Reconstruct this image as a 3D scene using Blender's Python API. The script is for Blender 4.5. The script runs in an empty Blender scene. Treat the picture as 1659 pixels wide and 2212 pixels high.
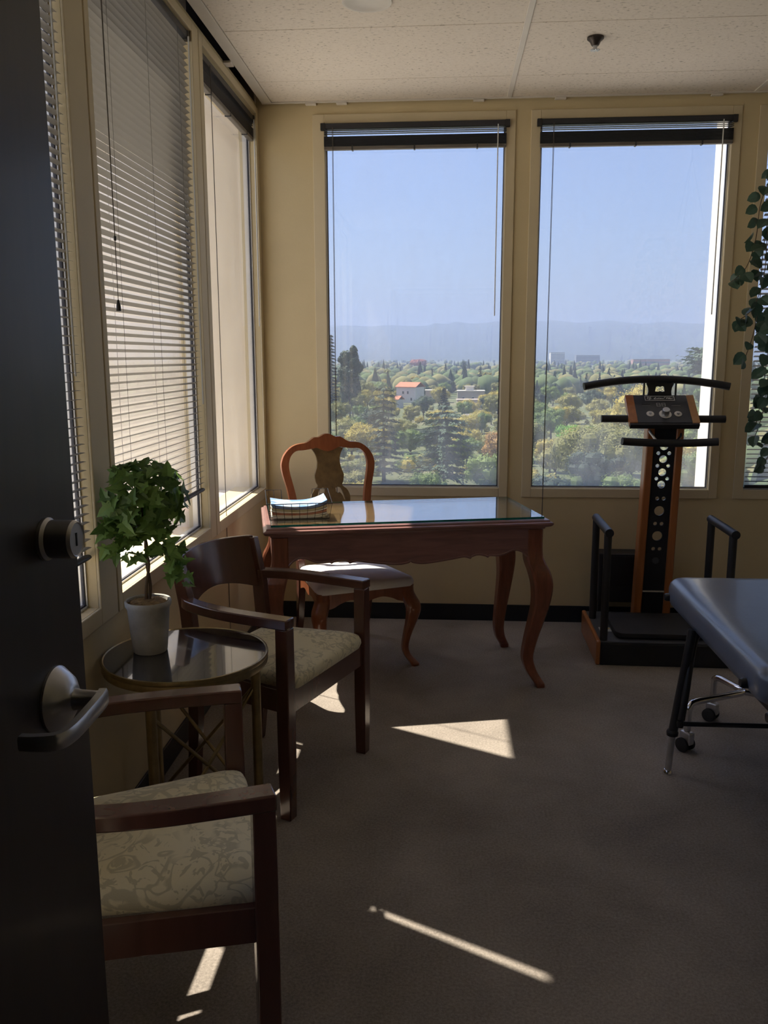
import bpy, bmesh, math, random
from mathutils import Vector, Matrix
from mathutils.geometry import tessellate_polygon
R = math.radians
random.seed(7)
SC = bpy.context.scene
COL = SC.collection

# ------------------------------------------------------------------ camera
FPX, PITCH, YAW, ROLL = 1843.5, R(10.3235), R(-4.084), R(-0.1423)
cam_d = bpy.data.cameras.new('camera')
cam = bpy.data.objects.new('camera', cam_d); COL.objects.link(cam)
cam_d.sensor_fit = 'VERTICAL'; cam_d.sensor_height = 24.0; cam_d.lens = FPX / 2212 * 24.0
cam_d.clip_start = 0.02; cam_d.clip_end = 40000
_F = Vector((math.sin(YAW)*math.cos(PITCH), math.cos(YAW)*math.cos(PITCH), -math.sin(PITCH)))
_R = Vector((math.cos(YAW), -math.sin(YAW), 0)); _U = _R.cross(_F)
_R2 = _R*math.cos(ROLL) + _U*math.sin(ROLL); _U2 = _R2.cross(_F)
_m = Matrix((_R2, _U2, -_F)).transposed().to_4x4(); _m.translation = (0.9927, -4.6733, 1.47)
cam.matrix_world = _m
SC.camera = cam

# ------------------------------------------------------------------ world, sun, exposure
W = bpy.data.worlds.new('world'); SC.world = W; W.use_nodes = True
nt = W.node_tree; nt.nodes.clear()
wo = nt.nodes.new('ShaderNodeOutputWorld'); wb = nt.nodes.new('ShaderNodeBackground')
sk = nt.nodes.new('ShaderNodeTexSky'); sk.sky_type = 'NISHITA'; sk.sun_disc = False
sk.sun_elevation = R(59.3); sk.sun_rotation = R(-62.5); sk.air_density = 1.0; sk.dust_density = 2.0; sk.ozone_density = 1.5
tn = nt.nodes.new('ShaderNodeMixRGB'); tn.blend_type = 'MULTIPLY'; tn.inputs[0].default_value = 1; tn.inputs[2].default_value = (.90, .95, 1.12, 1)
nt.links.new(sk.outputs[0], tn.inputs[1]); nt.links.new(tn.outputs[0], wb.inputs[0]); nt.links.new(wb.outputs[0], wo.inputs[0])
wb.inputs[1].default_value = 0.105
SUN = Vector((1.0, -0.52, -1.9))
sun_d = bpy.data.lights.new('sun', 'SUN'); sun = bpy.data.objects.new('sun', sun_d); COL.objects.link(sun)
sun_d.energy = 7.8; sun_d.angle = R(0.6); sun_d.color = (1.0, .90, .74)
sun.rotation_euler = SUN.to_track_quat('-Z', 'Y').to_euler(); sun.location = (-6, 4, 12)
vs = SC.view_settings
vs.view_transform = 'Standard'; vs.look = 'None'; vs.gamma = 1.0; vs.exposure = 0.87; vs.use_curve_mapping = False
cy = SC.cycles
cy.use_denoising = True; cy.use_adaptive_sampling = True; cy.adaptive_threshold = .06; cy.max_bounces = 8; cy.diffuse_bounces = 5; cy.glossy_bounces = 4; cy.transparent_max_bounces = 24
cy.volume_bounces = 0; cy.caustics_reflective = False; cy.caustics_refractive = False; cy.sample_clamp_indirect = 6.0

# ------------------------------------------------------------------ helpers
def tag(o, label=None, cat=None, group=None, kind=None):
    if label: o['label'] = label
    if cat: o['category'] = cat
    if group: o['group'] = group
    if kind: o['kind'] = kind
    return o
def thing(name, label, cat, loc=(0, 0, 0), rz=0, group=None):
    o = bpy.data.objects.new(name, None); COL.objects.link(o); o.empty_display_size = .1
    o.location = loc; o.rotation_euler = (0, 0, rz)
    return tag(o, label, cat, group)
def link(o, parent=None):
    COL.objects.link(o)
    if parent: o.parent = parent
    return o
def dup(root, loc, rz, label, group=None):
    r = root.copy(); COL.objects.link(r); r.location = loc; r.rotation_euler = (0, 0, rz); r['label'] = label
    if group: r['group'] = group
    for ch in list(root.children):
        c = ch.copy(); link(c, r)
        for g in list(ch.children): link(g.copy(), c)
    return r
def smooth_mesh(me, ang=35):
    bm = bmesh.new(); bm.from_mesh(me)
    a = R(ang)
    for f in bm.faces: f.smooth = True
    for e in bm.edges: e.smooth = len(e.link_faces) == 2 and e.calc_face_angle(0) < a
    bm.to_mesh(me); bm.free()
class MB:
    def __init__(s): s.v = []; s.f = []; s.m = []
    def add(s, vs, fs, mi=0):
        n = len(s.v); s.v += [tuple(q) for q in vs]; s.f += [tuple(i+n for i in f) for f in fs]; s.m += [mi]*len(fs); return s
    def box(s, x0, x1, y0, y1, z0, z1, mi=0, mat=None):
        vs = [(x, y, z) for z in (z0, z1) for y in (y0, y1) for x in (x0, x1)]
        if mat: vs = [mat @ Vector(q) for q in vs]
        return s.add(vs, [(0, 2, 3, 1), (4, 5, 7, 6), (0, 1, 5, 4), (2, 6, 7, 3), (0, 4, 6, 2), (1, 3, 7, 5)], mi)
    def cbox(s, c, d, mi=0, mat=None):
        return s.box(c[0]-d[0]/2, c[0]+d[0]/2, c[1]-d[1]/2, c[1]+d[1]/2, c[2]-d[2]/2, c[2]+d[2]/2, mi, mat)
    def loft(s, rings, cap=True, mi=0, closed=True):
        n = len(rings[0]); vs = [q for r in rings for q in r]; fs = []
        for i in range(len(rings)-1):
            for j in range(n if closed else n-1):
                k = (j+1) % n; fs.append((i*n+j, i*n+k, (i+1)*n+k, (i+1)*n+j))
        if cap: fs.append(tuple(range(n-1, -1, -1))); b = (len(rings)-1)*n; fs.append(tuple(range(b, b+n)))
        return s.add(vs, fs, mi)
    def tube(s, pts, r, n=8, cap=True, mi=0, closed=False):
        pts = [Vector(q) for q in pts]; rings = []; prev = None; N = len(pts)
        for i, q in enumerate(pts):
            if closed: t = (pts[(i+1) % N]-pts[i-1])
            else: t = (pts[min(i+1, N-1)]-pts[max(i-1, 0)])
            t = t.normalized() if t.length > 1e-9 else Vector((0, 0, 1))
            if prev is None:
                a = Vector((0, 0, 1)) if abs(t.z) < .9 else Vector((1, 0, 0)); u = t.cross(a).normalized()
            else: u = (prev - t*prev.dot(t)); u = u.normalized() if u.length > 1e-6 else prev
            prev = u; w = t.cross(u); rr = r[i] if isinstance(r, (list, tuple)) else r
            rings.append([q + (u*math.cos(2*math.pi*j/n) + w*math.sin(2*math.pi*j/n))*rr for j in range(n)])
        if closed: rings.append(rings[0]); cap = False
        return s.loft(rings, cap, mi)
    def lathe(s, prof, n=24, c=(0, 0, 0), mi=0, cap=True):
        return s.loft([[(c[0]+r*math.cos(2*math.pi*j/n), c[1]+r*math.sin(2*math.pi*j/n), c[2]+z) for j in range(n)] for r, z in prof], cap, mi)
    def plate(s, loops, t0, t1, fn, mi=0):
        """polygon with holes, thickness t0..t1; fn(a, b, t) -> xyz"""
        flat = [q for l in loops for q in l]; n = len(flat)
        tris = tessellate_polygon([[Vector((a, b, 0)) for a, b in l] for l in loops])
        vs = [fn(a, b, t0) for a, b in flat] + [fn(a, b, t1) for a, b in flat]
        fs = []
        for t in tris:
            a, b, c = t
            ar = (flat[b][0]-flat[a][0])*(flat[c][1]-flat[a][1])-(flat[b][1]-flat[a][1])*(flat[c][0]-flat[a][0])
            if ar < 0: a, c = c, a
            fs.append((c, b, a)); fs.append((a+n, b+n, c+n))
        o = 0
        for l in loops:
            k = len(l)
            for i in range(k): fs.append((o+i, o+(i+1) % k, o+(i+1) % k+n, o+i+n))
            o += k
        return s.add(vs, fs, mi)
    def build(s, name, mat, parent=None, smooth=None, bevel=0, seg=2, fix=True, label=None):
        me = bpy.data.meshes.new(name); me.from_pydata(s.v, [], s.f); me.update()
        for m in (mat if isinstance(mat, (list, tuple)) else [mat]): me.materials.append(m)
        if any(s.m): me.polygons.foreach_set('material_index', s.m)
        if fix:
            bm = bmesh.new(); bm.from_mesh(me); bmesh.ops.recalc_face_normals(bm, faces=bm.faces); bm.to_mesh(me); bm.free()
        if smooth: smooth_mesh(me, smooth)
        o = link(bpy.data.objects.new(name, me), parent)
        if bevel:
            b = o.modifiers.new('bevel', 'BEVEL'); b.width = bevel; b.segments = seg; b.limit_method = 'ANGLE'; b.angle_limit = R(40)
        if label: o['label'] = label
        return o
def obj_from(name, me, parent=None): return link(bpy.data.objects.new(name, me), parent)
def catmull(P, n=6, closed=False):
    P = [Vector(q) for q in P]; out = []; N = len(P)
    for i in range(N if closed else N-1):
        if closed: a, b, c, d = P[i-1], P[i], P[(i+1) % N], P[(i+2) % N]
        else: a, b, c, d = P[max(i-1, 0)], P[i], P[i+1], P[min(i+2, N-1)]
        for k in range(n):
            t = k/n; out.append(.5*((2*b)+(c-a)*t+(2*a-5*b+4*c-d)*t*t+(3*b-a-3*c+d)*t**3))
    if not closed: out.append(P[-1])
    return out
def cat2(P, n=6, closed=False): return [(q.x, q.y) for q in catmull([(a, b, 0) for a, b in P], n, closed)]
def circ(cx, cy, r, n=20): return [(cx+r*math.cos(2*math.pi*i/n), cy+r*math.sin(2*math.pi*i/n)) for i in range(n)]

# ------------------------------------------------------------------ materials
def newmat(name):
    m = bpy.data.materials.new(name); m.use_nodes = True; t = m.node_tree; t.nodes.clear()
    return m, t, t.nodes.new('ShaderNodeOutputMaterial')
def N(t, typ, **kw):
    n = t.nodes.new('ShaderNode'+typ)
    for k, v in kw.items(): setattr(n, k, v)
    return n
def ramp(t, src, stops, interp='LINEAR'):
    r = N(t, 'ValToRGB'); c = r.color_ramp; c.interpolation = interp
    while len(c.elements) < len(stops): c.elements.new(.5)
    for e, (p, col) in zip(c.elements, stops): e.position = p; e.color = (*col, 1) if len(col) == 3 else col
    t.links.new(src, r.inputs[0]); return r.outputs[0]
def noise(t, scale, detail=4, rough=.55, dist=0, vec=None):
    n = N(t, 'TexNoise'); n.inputs['Scale'].default_value = scale; n.inputs['Detail'].default_value = detail
    n.inputs['Roughness'].default_value = rough; n.inputs['Distortion'].default_value = dist
    if vec is not None: t.links.new(vec, n.inputs['Vector'])
    return n.outputs['Fac']
def objco(t, scale=(1, 1, 1)):
    c = N(t, 'TexCoord'); mp = N(t, 'Mapping'); mp.inputs['Scale'].default_value = scale
    t.links.new(c.outputs['Object'], mp.inputs['Vector']); return mp.outputs['Vector']
def bump(t, b, src, strength, dist=.01):
    n = N(t, 'Bump'); n.inputs['Strength'].default_value = strength; n.inputs['Distance'].default_value = dist
    t.links.new(src, n.inputs['Height']); t.links.new(n.outputs[0], b.inputs['Normal'])
def pbr(name, col, rough=.5, metal=0, var=.12, scale=8, bmp=0, bscale=None, coat=0, spec=.5, aniso=None, dist=.004):
    m, t, o = newmat(name); b = N(t, 'BsdfPrincipled'); t.links.new(b.outputs[0], o.inputs[0])
    b.inputs['Roughness'].default_value = rough; b.inputs['Metallic'].default_value = metal; b.inputs['Coat Weight'].default_value = coat
    b.inputs['Coat Roughness'].default_value = .12; b.inputs['Specular IOR Level'].default_value = spec
    v = objco(t, aniso or (1, 1, 1)); f = noise(t, scale, 5, .6, 0, v)
    lo = tuple(c*(1-var) for c in col); hi = tuple(min(1, c*(1+var)) for c in col)
    t.links.new(ramp(t, f, [(.3, lo), (.7, hi)]), b.inputs['Base Color'])
    if bmp: bump(t, b, noise(t, bscale or scale*6, 4, .6, 0, v), bmp, dist)
    return m
def wood(name, c1, c2, scale=6, rough=.3, coat=.4, stretch=(1, 1, 8)):
    m, t, o = newmat(name); b = N(t, 'BsdfPrincipled'); t.links.new(b.outputs[0], o.inputs[0])
    b.inputs['Roughness'].default_value = rough; b.inputs['Coat Weight'].default_value = coat; b.inputs['Coat Roughness'].default_value = .15
    s = tuple(1/q*2 for q in stretch); v = objco(t, s)
    f = noise(t, scale*5, 4, .5, .6, v)
    t.links.new(ramp(t, f, [(.25, c1), (.5, tuple((a+bb)/2 for a, bb in zip(c1, c2))), (.75, c2)]), b.inputs['Base Color'])
    bump(t, b, noise(t, scale*14, 3, .5, .5, v), .04, .001)
    return m
M = {}
M['wall'] = pbr('wall_paint', (.63, .525, .325), .7, var=.05, scale=2, bmp=.12, bscale=90, spec=.25)
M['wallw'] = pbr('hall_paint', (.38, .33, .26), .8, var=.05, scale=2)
M['trim'] = pbr('trim_paint', (.62, .53, .36), .55, var=.05, scale=3, bmp=.05, bscale=60, spec=.35)
M['base'] = pbr('black_vinyl_base', (.012, .016, .02), .35, var=.2, scale=5)
M['black'] = pbr('black_metal', (.012, .013, .017), .38, var=.2, scale=10)
M['blackp'] = pbr('black_plastic', (.016, .017, .02), .5, var=.2, scale=12, bmp=.15, bscale=200)
M['graytop'] = pbr('grey_plastic', (.07, .075, .085), .5, var=.15, scale=9)
M['chrome'] = pbr('chrome', (.75, .75, .77), .12, 1, var=.05)
M['steel'] = pbr('brushed_steel', (.55, .56, .58), .3, 1, var=.1, scale=30)
M['nickel'] = pbr('satin_nickel', (.50, .51, .54), .34, 1, var=.08, scale=20)
M['brass'] = pbr('aged_brass', (.30, .235, .13), .38, 1, var=.25, scale=25)
M['cherry'] = wood('cherry_wood', (.19, .058, .026), (.32, .108, .048), 5, .28, .35)
M['burl'] = pbr('burl_veneer', (.155, .105, .050), .35, var=.35, scale=22, coat=.3)
M['desk'] = wood('desk_wood', (.17, .085, .078), (.28, .14, .128), 5, .3, .3, (8, 1, 1))
M['deskleg'] = wood('desk_leg_wood', (.15, .048, .028), (.26, .088, .048), 5, .3, .3)
M['desktop'] = pbr('desk_top_veneer', (.30, .17, .085), .35, var=.3, scale=9, aniso=(.3, 2, 1), coat=.2)
M['maho'] = wood('mahogany', (.080, .032, .024), (.108, .044, .033), 2, .22, .5)
M['orange'] = wood('orange_wood', (.34, .115, .035), (.46, .17, .055), 4, .3, .3)
M['tan'] = wood('tan_wood', (.42, .22, .09), (.52, .28, .13), 4, .3, .3)
M['cream_seat'] = pbr('cream_seat_cloth', (.80, .78, .77), .85, var=.04, scale=10, bmp=.2, bscale=400)
M['vinyl'] = pbr('black_vinyl', (.105, .130, .185), .30, var=.12, scale=5, bmp=.2, bscale=160, dist=.002, spec=.8, coat=.25)
M['vinylg'] = pbr('grey_vinyl', (.30, .32, .34), .5, var=.1, scale=5)
M['rubber'] = pbr('rubber', (.02, .02, .022), .7, var=.2)
M['slat'] = pbr('slat_enamel', (.25, .235, .21), .4, var=.04, scale=3, spec=.4)
M['slatd'] = pbr('dark_rail_shaded_slat', (.020, .022, .030), .45, var=.1, scale=3)  # dark rails; on slats the darkness is backlit shade put into the colour
M['cord'] = pbr('blind_cord', (.10, .09, .08), .7, var=.1)
M['wand'] = pbr('clear_wand', (.65, .66, .66), .2, var=.03)
M['tile'] = None
M['tee'] = pbr('white_tee', (.72, .68, .62), .5, var=.03)
M['conc'] = pbr('pot_ceramic', (.40, .385, .35), .75, var=.18, scale=14, bmp=.3, bscale=80)
M['moss'] = pbr('dried_moss', (.27, .17, .075), .95, var=.5, scale=60, bmp=1, bscale=120)
M['bark'] = pbr('stem_bark', (.10, .065, .04), .85, var=.3, scale=40)
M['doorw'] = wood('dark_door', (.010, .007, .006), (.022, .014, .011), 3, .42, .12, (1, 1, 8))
M['stucco'] = pbr('outside_stucco', (.80, .71, .59), .9, var=.05, scale=3, bmp=.15, bscale=120, spec=.2)
M['stucco_sunlit'] = pbr('outside_stucco_sunlit', (.80, .77, .72), .9, var=.03, scale=3, spec=.2)  # same stucco as the beige piers, whitened to look sunlit
M['slab'] = pbr('roof_slab', (.12, .12, .12), .9)
M['gasket'] = pbr('gasket', (.03, .03, .04), .6)
M['alu'] = pbr('window_aluminium', (.62, .63, .66), .4, .6, var=.05)

def carpet():
    m, t, o = newmat('carpet'); b = N(t, 'BsdfPrincipled'); t.links.new(b.outputs[0], o.inputs[0])
    b.inputs['Roughness'].default_value = 1; b.inputs['Specular IOR Level'].default_value = .1
    v = objco(t); f1 = noise(t, 2.2, 4, .6, .3, v); f2 = noise(t, 130, 4, .75, 0, v)
    mx = N(t, 'Math', operation='MULTIPLY_ADD'); t.links.new(f1, mx.inputs[0]); mx.inputs[1].default_value = .45
    md = N(t, 'Math', operation='MULTIPLY'); t.links.new(f2, md.inputs[0]); md.inputs[1].default_value = .6
    t.links.new(md.outputs[0], mx.inputs[2])
    t.links.new(ramp(t, mx.outputs[0], [(.34, (.15, .13, .115)), (.53, (.285, .25, .22)), (.70, (.42, .37, .325))]), b.inputs['Base Color'])
    b.inputs['Sheen Weight'].default_value = .15
    bump(t, b, f2, .6, .004); return m
M['carpet'] = carpet()
def tilemat():
    m, t, o = newmat('ceiling_tile'); b = N(t, 'BsdfPrincipled'); t.links.new(b.outputs[0], o.inputs[0])
    b.inputs['Roughness'].default_value = .95; b.inputs['Specular IOR Level'].default_value = .1
    v = objco(t, (1, 1.5, 1)); f = noise(t, 62, 2, .5, .6, v); g = noise(t, 6, 3, .5, 0, v)
    md = N(t, 'Math', operation='MULTIPLY_ADD'); t.links.new(g, md.inputs[0]); md.inputs[1].default_value = .12; t.links.new(f, md.inputs[2])
    t.links.new(ramp(t, md.outputs[0], [(.37, (.52, .47, .40)), (.43, (.77, .70, .61)), (.65, (.82, .75, .66))]), b.inputs['Base Color'])
    bump(t, b, f, .3, .003); return m
M['tile'] = tilemat()
def glassmat(name, tint=(.96, .97, .97), dirt=.0, refl=1.0, dirtcol=(.8, .82, .85), f0=.045, pw=5):
    m, t, o = newmat(name)
    g = N(t, 'NewGeometry'); d = N(t, 'VectorMath', operation='DOT_PRODUCT')
    t.links.new(g.outputs['Incoming'], d.inputs[0]); t.links.new(g.outputs['Normal'], d.inputs[1])
    a = N(t, 'Math', operation='ABSOLUTE'); t.links.new(d.outputs['Value'], a.inputs[0])
    s = N(t, 'Math', operation='SUBTRACT'); s.inputs[0].default_value = 1; t.links.new(a.outputs[0], s.inputs[1])
    p = N(t, 'Math', operation='POWER'); t.links.new(s.outputs[0], p.inputs[0]); p.inputs[1].default_value = pw
    q = N(t, 'Math', operation='MULTIPLY_ADD'); t.links.new(p.outputs[0], q.inputs[0]); q.inputs[1].default_value = (1-f0)*refl; q.inputs[2].default_value = f0*refl
    tr = N(t, 'BsdfTransparent'); tr.inputs[0].default_value = (*tint, 1); gl = N(t, 'BsdfGlossy'); gl.inputs['Roughness'].default_value = .0
    gl.inputs[0].default_value = (.95, .97, 1, 1)
    mx = N(t, 'MixShader'); t.links.new(q.outputs[0], mx.inputs[0])
    src = tr.outputs[0]
    if dirt:
        tl = N(t, 'BsdfTranslucent'); tl.inputs[0].default_value = (*dirtcol, 1); m2 = N(t, 'MixShader')
        v = objco(t, (1, 1, .35)); f = noise(t, 7, 5, .65, .6, v)
        gz = N(t, 'SeparateXYZ'); t.links.new(N(t, 'TexCoord').outputs['Generated'], gz.inputs[0])      # grime gathers low on the pane
        lowz = ramp(t, gz.outputs['Z'], [(.0, (2.6,)*3), (.10, (1.7,)*3), (.35, (1.0,)*3), (.8, (.75,)*3)])
        dm = N(t, 'Math', operation='MULTIPLY'); t.links.new(ramp(t, f, [(.35, (dirt*.6,)*3), (.75, (dirt*1.5,)*3)]), dm.inputs[0]); t.links.new(lowz, dm.inputs[1])
        t.links.new(dm.outputs[0], m2.inputs[0])
        t.links.new(tr.outputs[0], m2.inputs[1]); t.links.new(tl.outputs[0], m2.inputs[2]); src = m2.outputs[0]
    t.links.new(src, mx.inputs[1]); t.links.new(gl.outputs[0], mx.inputs[2]); t.links.new(mx.outputs[0], o.inputs[0])
    return m
M['pane'] = glassmat('window_glass', tint=(.985, .99, .99), dirt=.025, refl=.8)
M['paneb'] = glassmat('back_window_glass', tint=(.835, .85, .88), dirt=.07, refl=.8)
M['deskglass'] = glassmat('desk_glass', tint=(.93, .97, .95), refl=1.0, pw=3.6)
M['glassedge'] = pbr('glass_edge_teal', (.015, .17, .15), .15, var=.4, scale=30)
M['blackglass'] = pbr('black_glass', (.010, .011, .014), .03, var=.1, spec=.9, coat=1)
def fabric():
    m, t, o = newmat('scroll_fabric'); b = N(t, 'BsdfPrincipled'); t.links.new(b.outputs[0], o.inputs[0])
    b.inputs['Roughness'].default_value = .8; b.inputs['Sheen Weight'].default_value = .2
    v = objco(t)
    # curling stems: thin iso-lines of a strongly distorted noise; leaves: blobs gated by a coarser noise
    a = noise(t, 9, 1.5, .4, 2.6, v); w = noise(t, 17, 2, .5, 3.2, v); g = noise(t, 5.5, 1, .4, 1.0, v); th = noise(t, 420, 2, .5, 0, v)
    la = ramp(t, a, [(.455, (0,)*3), (.48, (1,)*3), (.52, (1,)*3), (.545, (0,)*3)])
    lw = ramp(t, w, [(.56, (0,)*3), (.585, (1,)*3)])
    lg = ramp(t, g, [(.36, (0,)*3), (.42, (1,)*3)])
    m1 = N(t, 'Math', operation='MULTIPLY'); t.links.new(lw, m1.inputs[0]); t.links.new(lg, m1.inputs[1])
    m2 = N(t, 'Math', operation='MAXIMUM'); t.links.new(m1.outputs[0], m2.inputs[0])
    m3 = N(t, 'Math', operation='MULTIPLY'); t.links.new(la, m3.inputs[0]); t.links.new(lg, m3.inputs[1]); t.links.new(m3.outputs[0], m2.inputs[1])
    mx = N(t, 'MixRGB'); t.links.new(m2.outputs[0], mx.inputs[0]); mx.inputs[1].default_value = (.74, .68, .48, 1); mx.inputs[2].default_value = (.52, .48, .33, 1)
    t.links.new(mx.outputs[0], b.inputs['Base Color']); bump(t, b, th, .25, .002); return m
M['fabric'] = fabric()
def leafmat(name, c1, c2, trans=.35, rough=.5, rnd=True, obj=False):
    m, t, o = newmat(name); b = N(t, 'BsdfPrincipled'); b.inputs['Roughness'].default_value = rough
    oi = N(t, 'ObjectInfo'); v = objco(t); f = noise(t, 3 if obj else 14, 2, .5, 0, v)
    ad = N(t, 'Math', operation='MULTIPLY_ADD'); t.links.new(oi.outputs['Random'], ad.inputs[0]); ad.inputs[1].default_value = .7 if rnd else 0
    mm = N(t, 'Math', operation='MULTIPLY'); t.links.new(f, mm.inputs[0]); mm.inputs[1].default_value = .5 if rnd else 1
    t.links.new(mm.outputs[0], ad.inputs[2])
    c = ramp(t, ad.outputs[0], [(.15, c1), (.85, c2)]); t.links.new(c, b.inputs['Base Color'])
    tl = N(t, 'BsdfTranslucent'); t.links.new(c, tl.inputs[0]); mx = N(t, 'MixShader'); mx.inputs[0].default_value = trans
    t.links.new(b.outputs[0], mx.inputs[1]); t.links.new(tl.outputs[0], mx.inputs[2]); t.links.new(mx.outputs[0], o.inputs[0]); return m
M['ivy'] = leafmat('ivy_leaf', (.042, .10, .026), (.16, .29, .07), .35, .45)
M['vine'] = leafmat('vine_leaf', (.030, .065, .045), (.075, .13, .085), .3, .35)
# ------------------------------------------------------------------ the room
ZC = 2.755
def struct(o, label=None): o['kind'] = 'structure'; return tag(o, label)
XR, YN = 6.7, -4.52
mb = MB(); mb.box(-.02, XR, YN-1.6, .0, -.12, 0); struct(mb.build('floor', M['carpet']), 'dark taupe carpet floor')
# left wall with three openings and a nearest one added for fill light
WL = [(-1.04, -.055), (-2.195, -1.185), (-3.36, -2.36), (-4.44, -3.53)]           # y ranges of the openings, far to near
ZS, ZH = .757, 2.70
mb = MB(); mb.box(-.17, 0, YN, 0, -.1, ZS); mb.box(-.17, 0, YN, 0, ZH, ZC+.002); struct(MB().box(-.17, -.07, YN, 0, ZC+.002, 3.05).build('wall_gap_shade', M['slab']), 'strip coloured dark as the shadow above the ceiling edge')  # upper box coloured dark to stand for the shadow in the ceiling gap
for a, b in ((-.055, 0), (-1.185, -1.04), (-2.36, -2.195), (-3.53, -3.36), (YN, -4.44)): mb.box(-.085, 0, a, b, ZS, ZH)
wall_left = struct(mb.build('wall_left', M['wall']), 'yellow painted wall with tall windows')
# back wall
WB = [(.355, 1.29), (1.465, 2.415), (2.597, 3.54), (3.72, 4.67), (4.85, 5.80)]  # last two openings added out of view to brighten the room
ZB0, ZB1 = .758, 2.655
mb = MB(); mb.box(-.0, XR, 0, .10, -.1, ZB0); mb.box(-.0, XR, 0, .10, ZB1, 3.05)
for a, b in ((0, .355), (1.29, 1.465), (2.415, 2.597), (3.54, 3.72), (4.67, 4.85), (5.80, XR)): mb.box(a, b, 0, .06, ZB0, ZB1)
wall_back = struct(mb.build('wall_back', M['wall']), 'yellow painted wall with wide view windows')
mb = MB(); mb.box(XR, XR+.1, YN, .1, -.1, 3.05); struct(mb.build('wall_right', M['wall']), 'yellow painted side wall')
DX0, DX1 = .508, 1.43
mb = MB(); mb.box(-.17, DX0-.03, YN-.12, YN, -.1, 3.05); mb.box(DX1, XR+.1, YN-.12, YN, -.1, 3.05); mb.box(DX0-.03, DX1, YN-.12, YN, 2.12, 3.05)
struct(mb.build('wall_near', M['wall']), 'yellow painted wall with the doorway')
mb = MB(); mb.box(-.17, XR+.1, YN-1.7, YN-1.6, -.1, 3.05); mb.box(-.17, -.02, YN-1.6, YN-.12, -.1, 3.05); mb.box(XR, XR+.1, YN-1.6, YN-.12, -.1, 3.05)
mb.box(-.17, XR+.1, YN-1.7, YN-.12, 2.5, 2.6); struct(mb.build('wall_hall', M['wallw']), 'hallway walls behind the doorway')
mb = MB(); mb.box(-.3, XR+.1, YN-.12, .1, 3.05, 3.2); struct(mb.build('roof_slab', M['slab']), 'dark slab above the ceiling')
# baseboards
mb = MB(); mb.box(.006, XR, -.008, 0, 0, .094); struct(mb.build('baseboard_back', M['base'], bevel=.002), 'black vinyl baseboard')
mb = MB(); mb.box(0, .008, YN, 0, 0, .094); struct(mb.build('baseboard_left', M['base'], bevel=.002), 'black vinyl baseboard')
# ceiling: tiles, tees and edge angle as parts
ceil = bpy.data.objects.new('ceiling', None); COL.objects.link(ceil); struct(ceil, 'white mineral tile ceiling')
xs = [.085, 1.300, 2.515, 3.73, 4.945, 6.16]; ys = [-.030, -.355, -1.000, -1.645, -2.290, -2.935, -3.58, -4.225, YN]
CAN = (.69, -1.258, .079)
for i in range(6):
    for j in range(8):
        x0 = xs[i]+(.012 if i else .002); x1 = (xs[i+1]-.012) if i < 5 else XR
        y1 = ys[j]-.002; y0 = ys[j+1]+.002
        mb = MB(); z0 = ZC+.004; z1 = ZC+.02
        if i == 0 and j == 2:
            h = [(CAN[0]+CAN[2]*math.cos(-2*math.pi*k/32), CAN[1]+CAN[2]*math.sin(-2*math.pi*k/32)) for k in range(32)]
            mb.plate([[(x0, y0), (x1, y0), (x1, y1), (x0, y1)], h], z0, z1, lambda a, b, t: (a, b, t))
        else: mb.box(x0, x1, y0, y1, z0, z1)
        mb.build('ceiling_tile', M['tile'], ceil, bevel=.0015, seg=1)
for x in xs[1:]:
    MB().box(x-.0125, x+.0125, YN, -.012, ZC, ZC+.025).build('ceiling_tee', M['tee'], ceil, bevel=.002)
MB().box(.033, .085, YN, -.012, ZC, ZC+.016).build('edge_strip', M['tee'], ceil, bevel=.002)
MB().box(.033, XR, -.030, -.012, ZC-.002, ZC+.012).build('wall_angle', M['tee'], ceil, bevel=.001)
for x in (.26, .42, 1.12, 1.53, 2.3): MB().box(x, x+.055, -.028, -.001, ZC-.011, ZC-.003).build('angle_clip', M['tee'], ceil, bevel=.001)
for y in (-.62, -1.9): MB().box(.001, .036, y-.06, y, ZC-.010, ZC-.001).build('angle_clip', M['tee'], ceil, bevel=.001)
# recessed downlight and sprinkler
t = thing('recessed_downlight', 'round white recessed downlight sunk into the ceiling tiles', 'downlight', (CAN[0], CAN[1], ZC))
MB().lathe([(.074, .0), (.080, -.004), (.092, -.003), (.094, .0035), (.076, .0035)], 40).build('trim_ring', M['tee'], t, 40)
MB().lathe([(.076, .003), (.074, .03), (.066, .09), (.05, .12)], 40, cap=False).build('reflector', pbr('downlight_reflector', (.45, .43, .38), .35, .3), t, 60)
MB().lathe([(.05, .119), (.048, .105), (.035, .09), (.0005, .084)], 32).build('bulb', pbr('frosted_bulb', (.85, .85, .82), .4), t, 60)
t = thing('fire_sprinkler', 'small dark metal fire sprinkler on the ceiling', 'sprinkler', (1.594, -.822, ZC))
MB().lathe([(.034, .0035), (.034, -.0035), (.022, -.014), (.016, -.027), (.0135, -.029), (.0005, -.029)], 24).build('escutcheon', pbr('sprinkler_bronze', (.06, .05, .045), .4, .7), t, 30)
mb = MB(); mb.lathe([(.009, -.028), (.008, -.04), (.0005, -.041)], 12)
for k in range(8):
    a = k*math.pi/4; mb.box(.004, .02, -.0025, .0025, -.047, -.044, mat=Matrix.Rotation(a, 4, 'Z'))
mb.lathe([(.008, -.040), (.009, -.046), (.0005, -.047)], 12); mb.build('deflector', M['nickel'], t)

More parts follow.
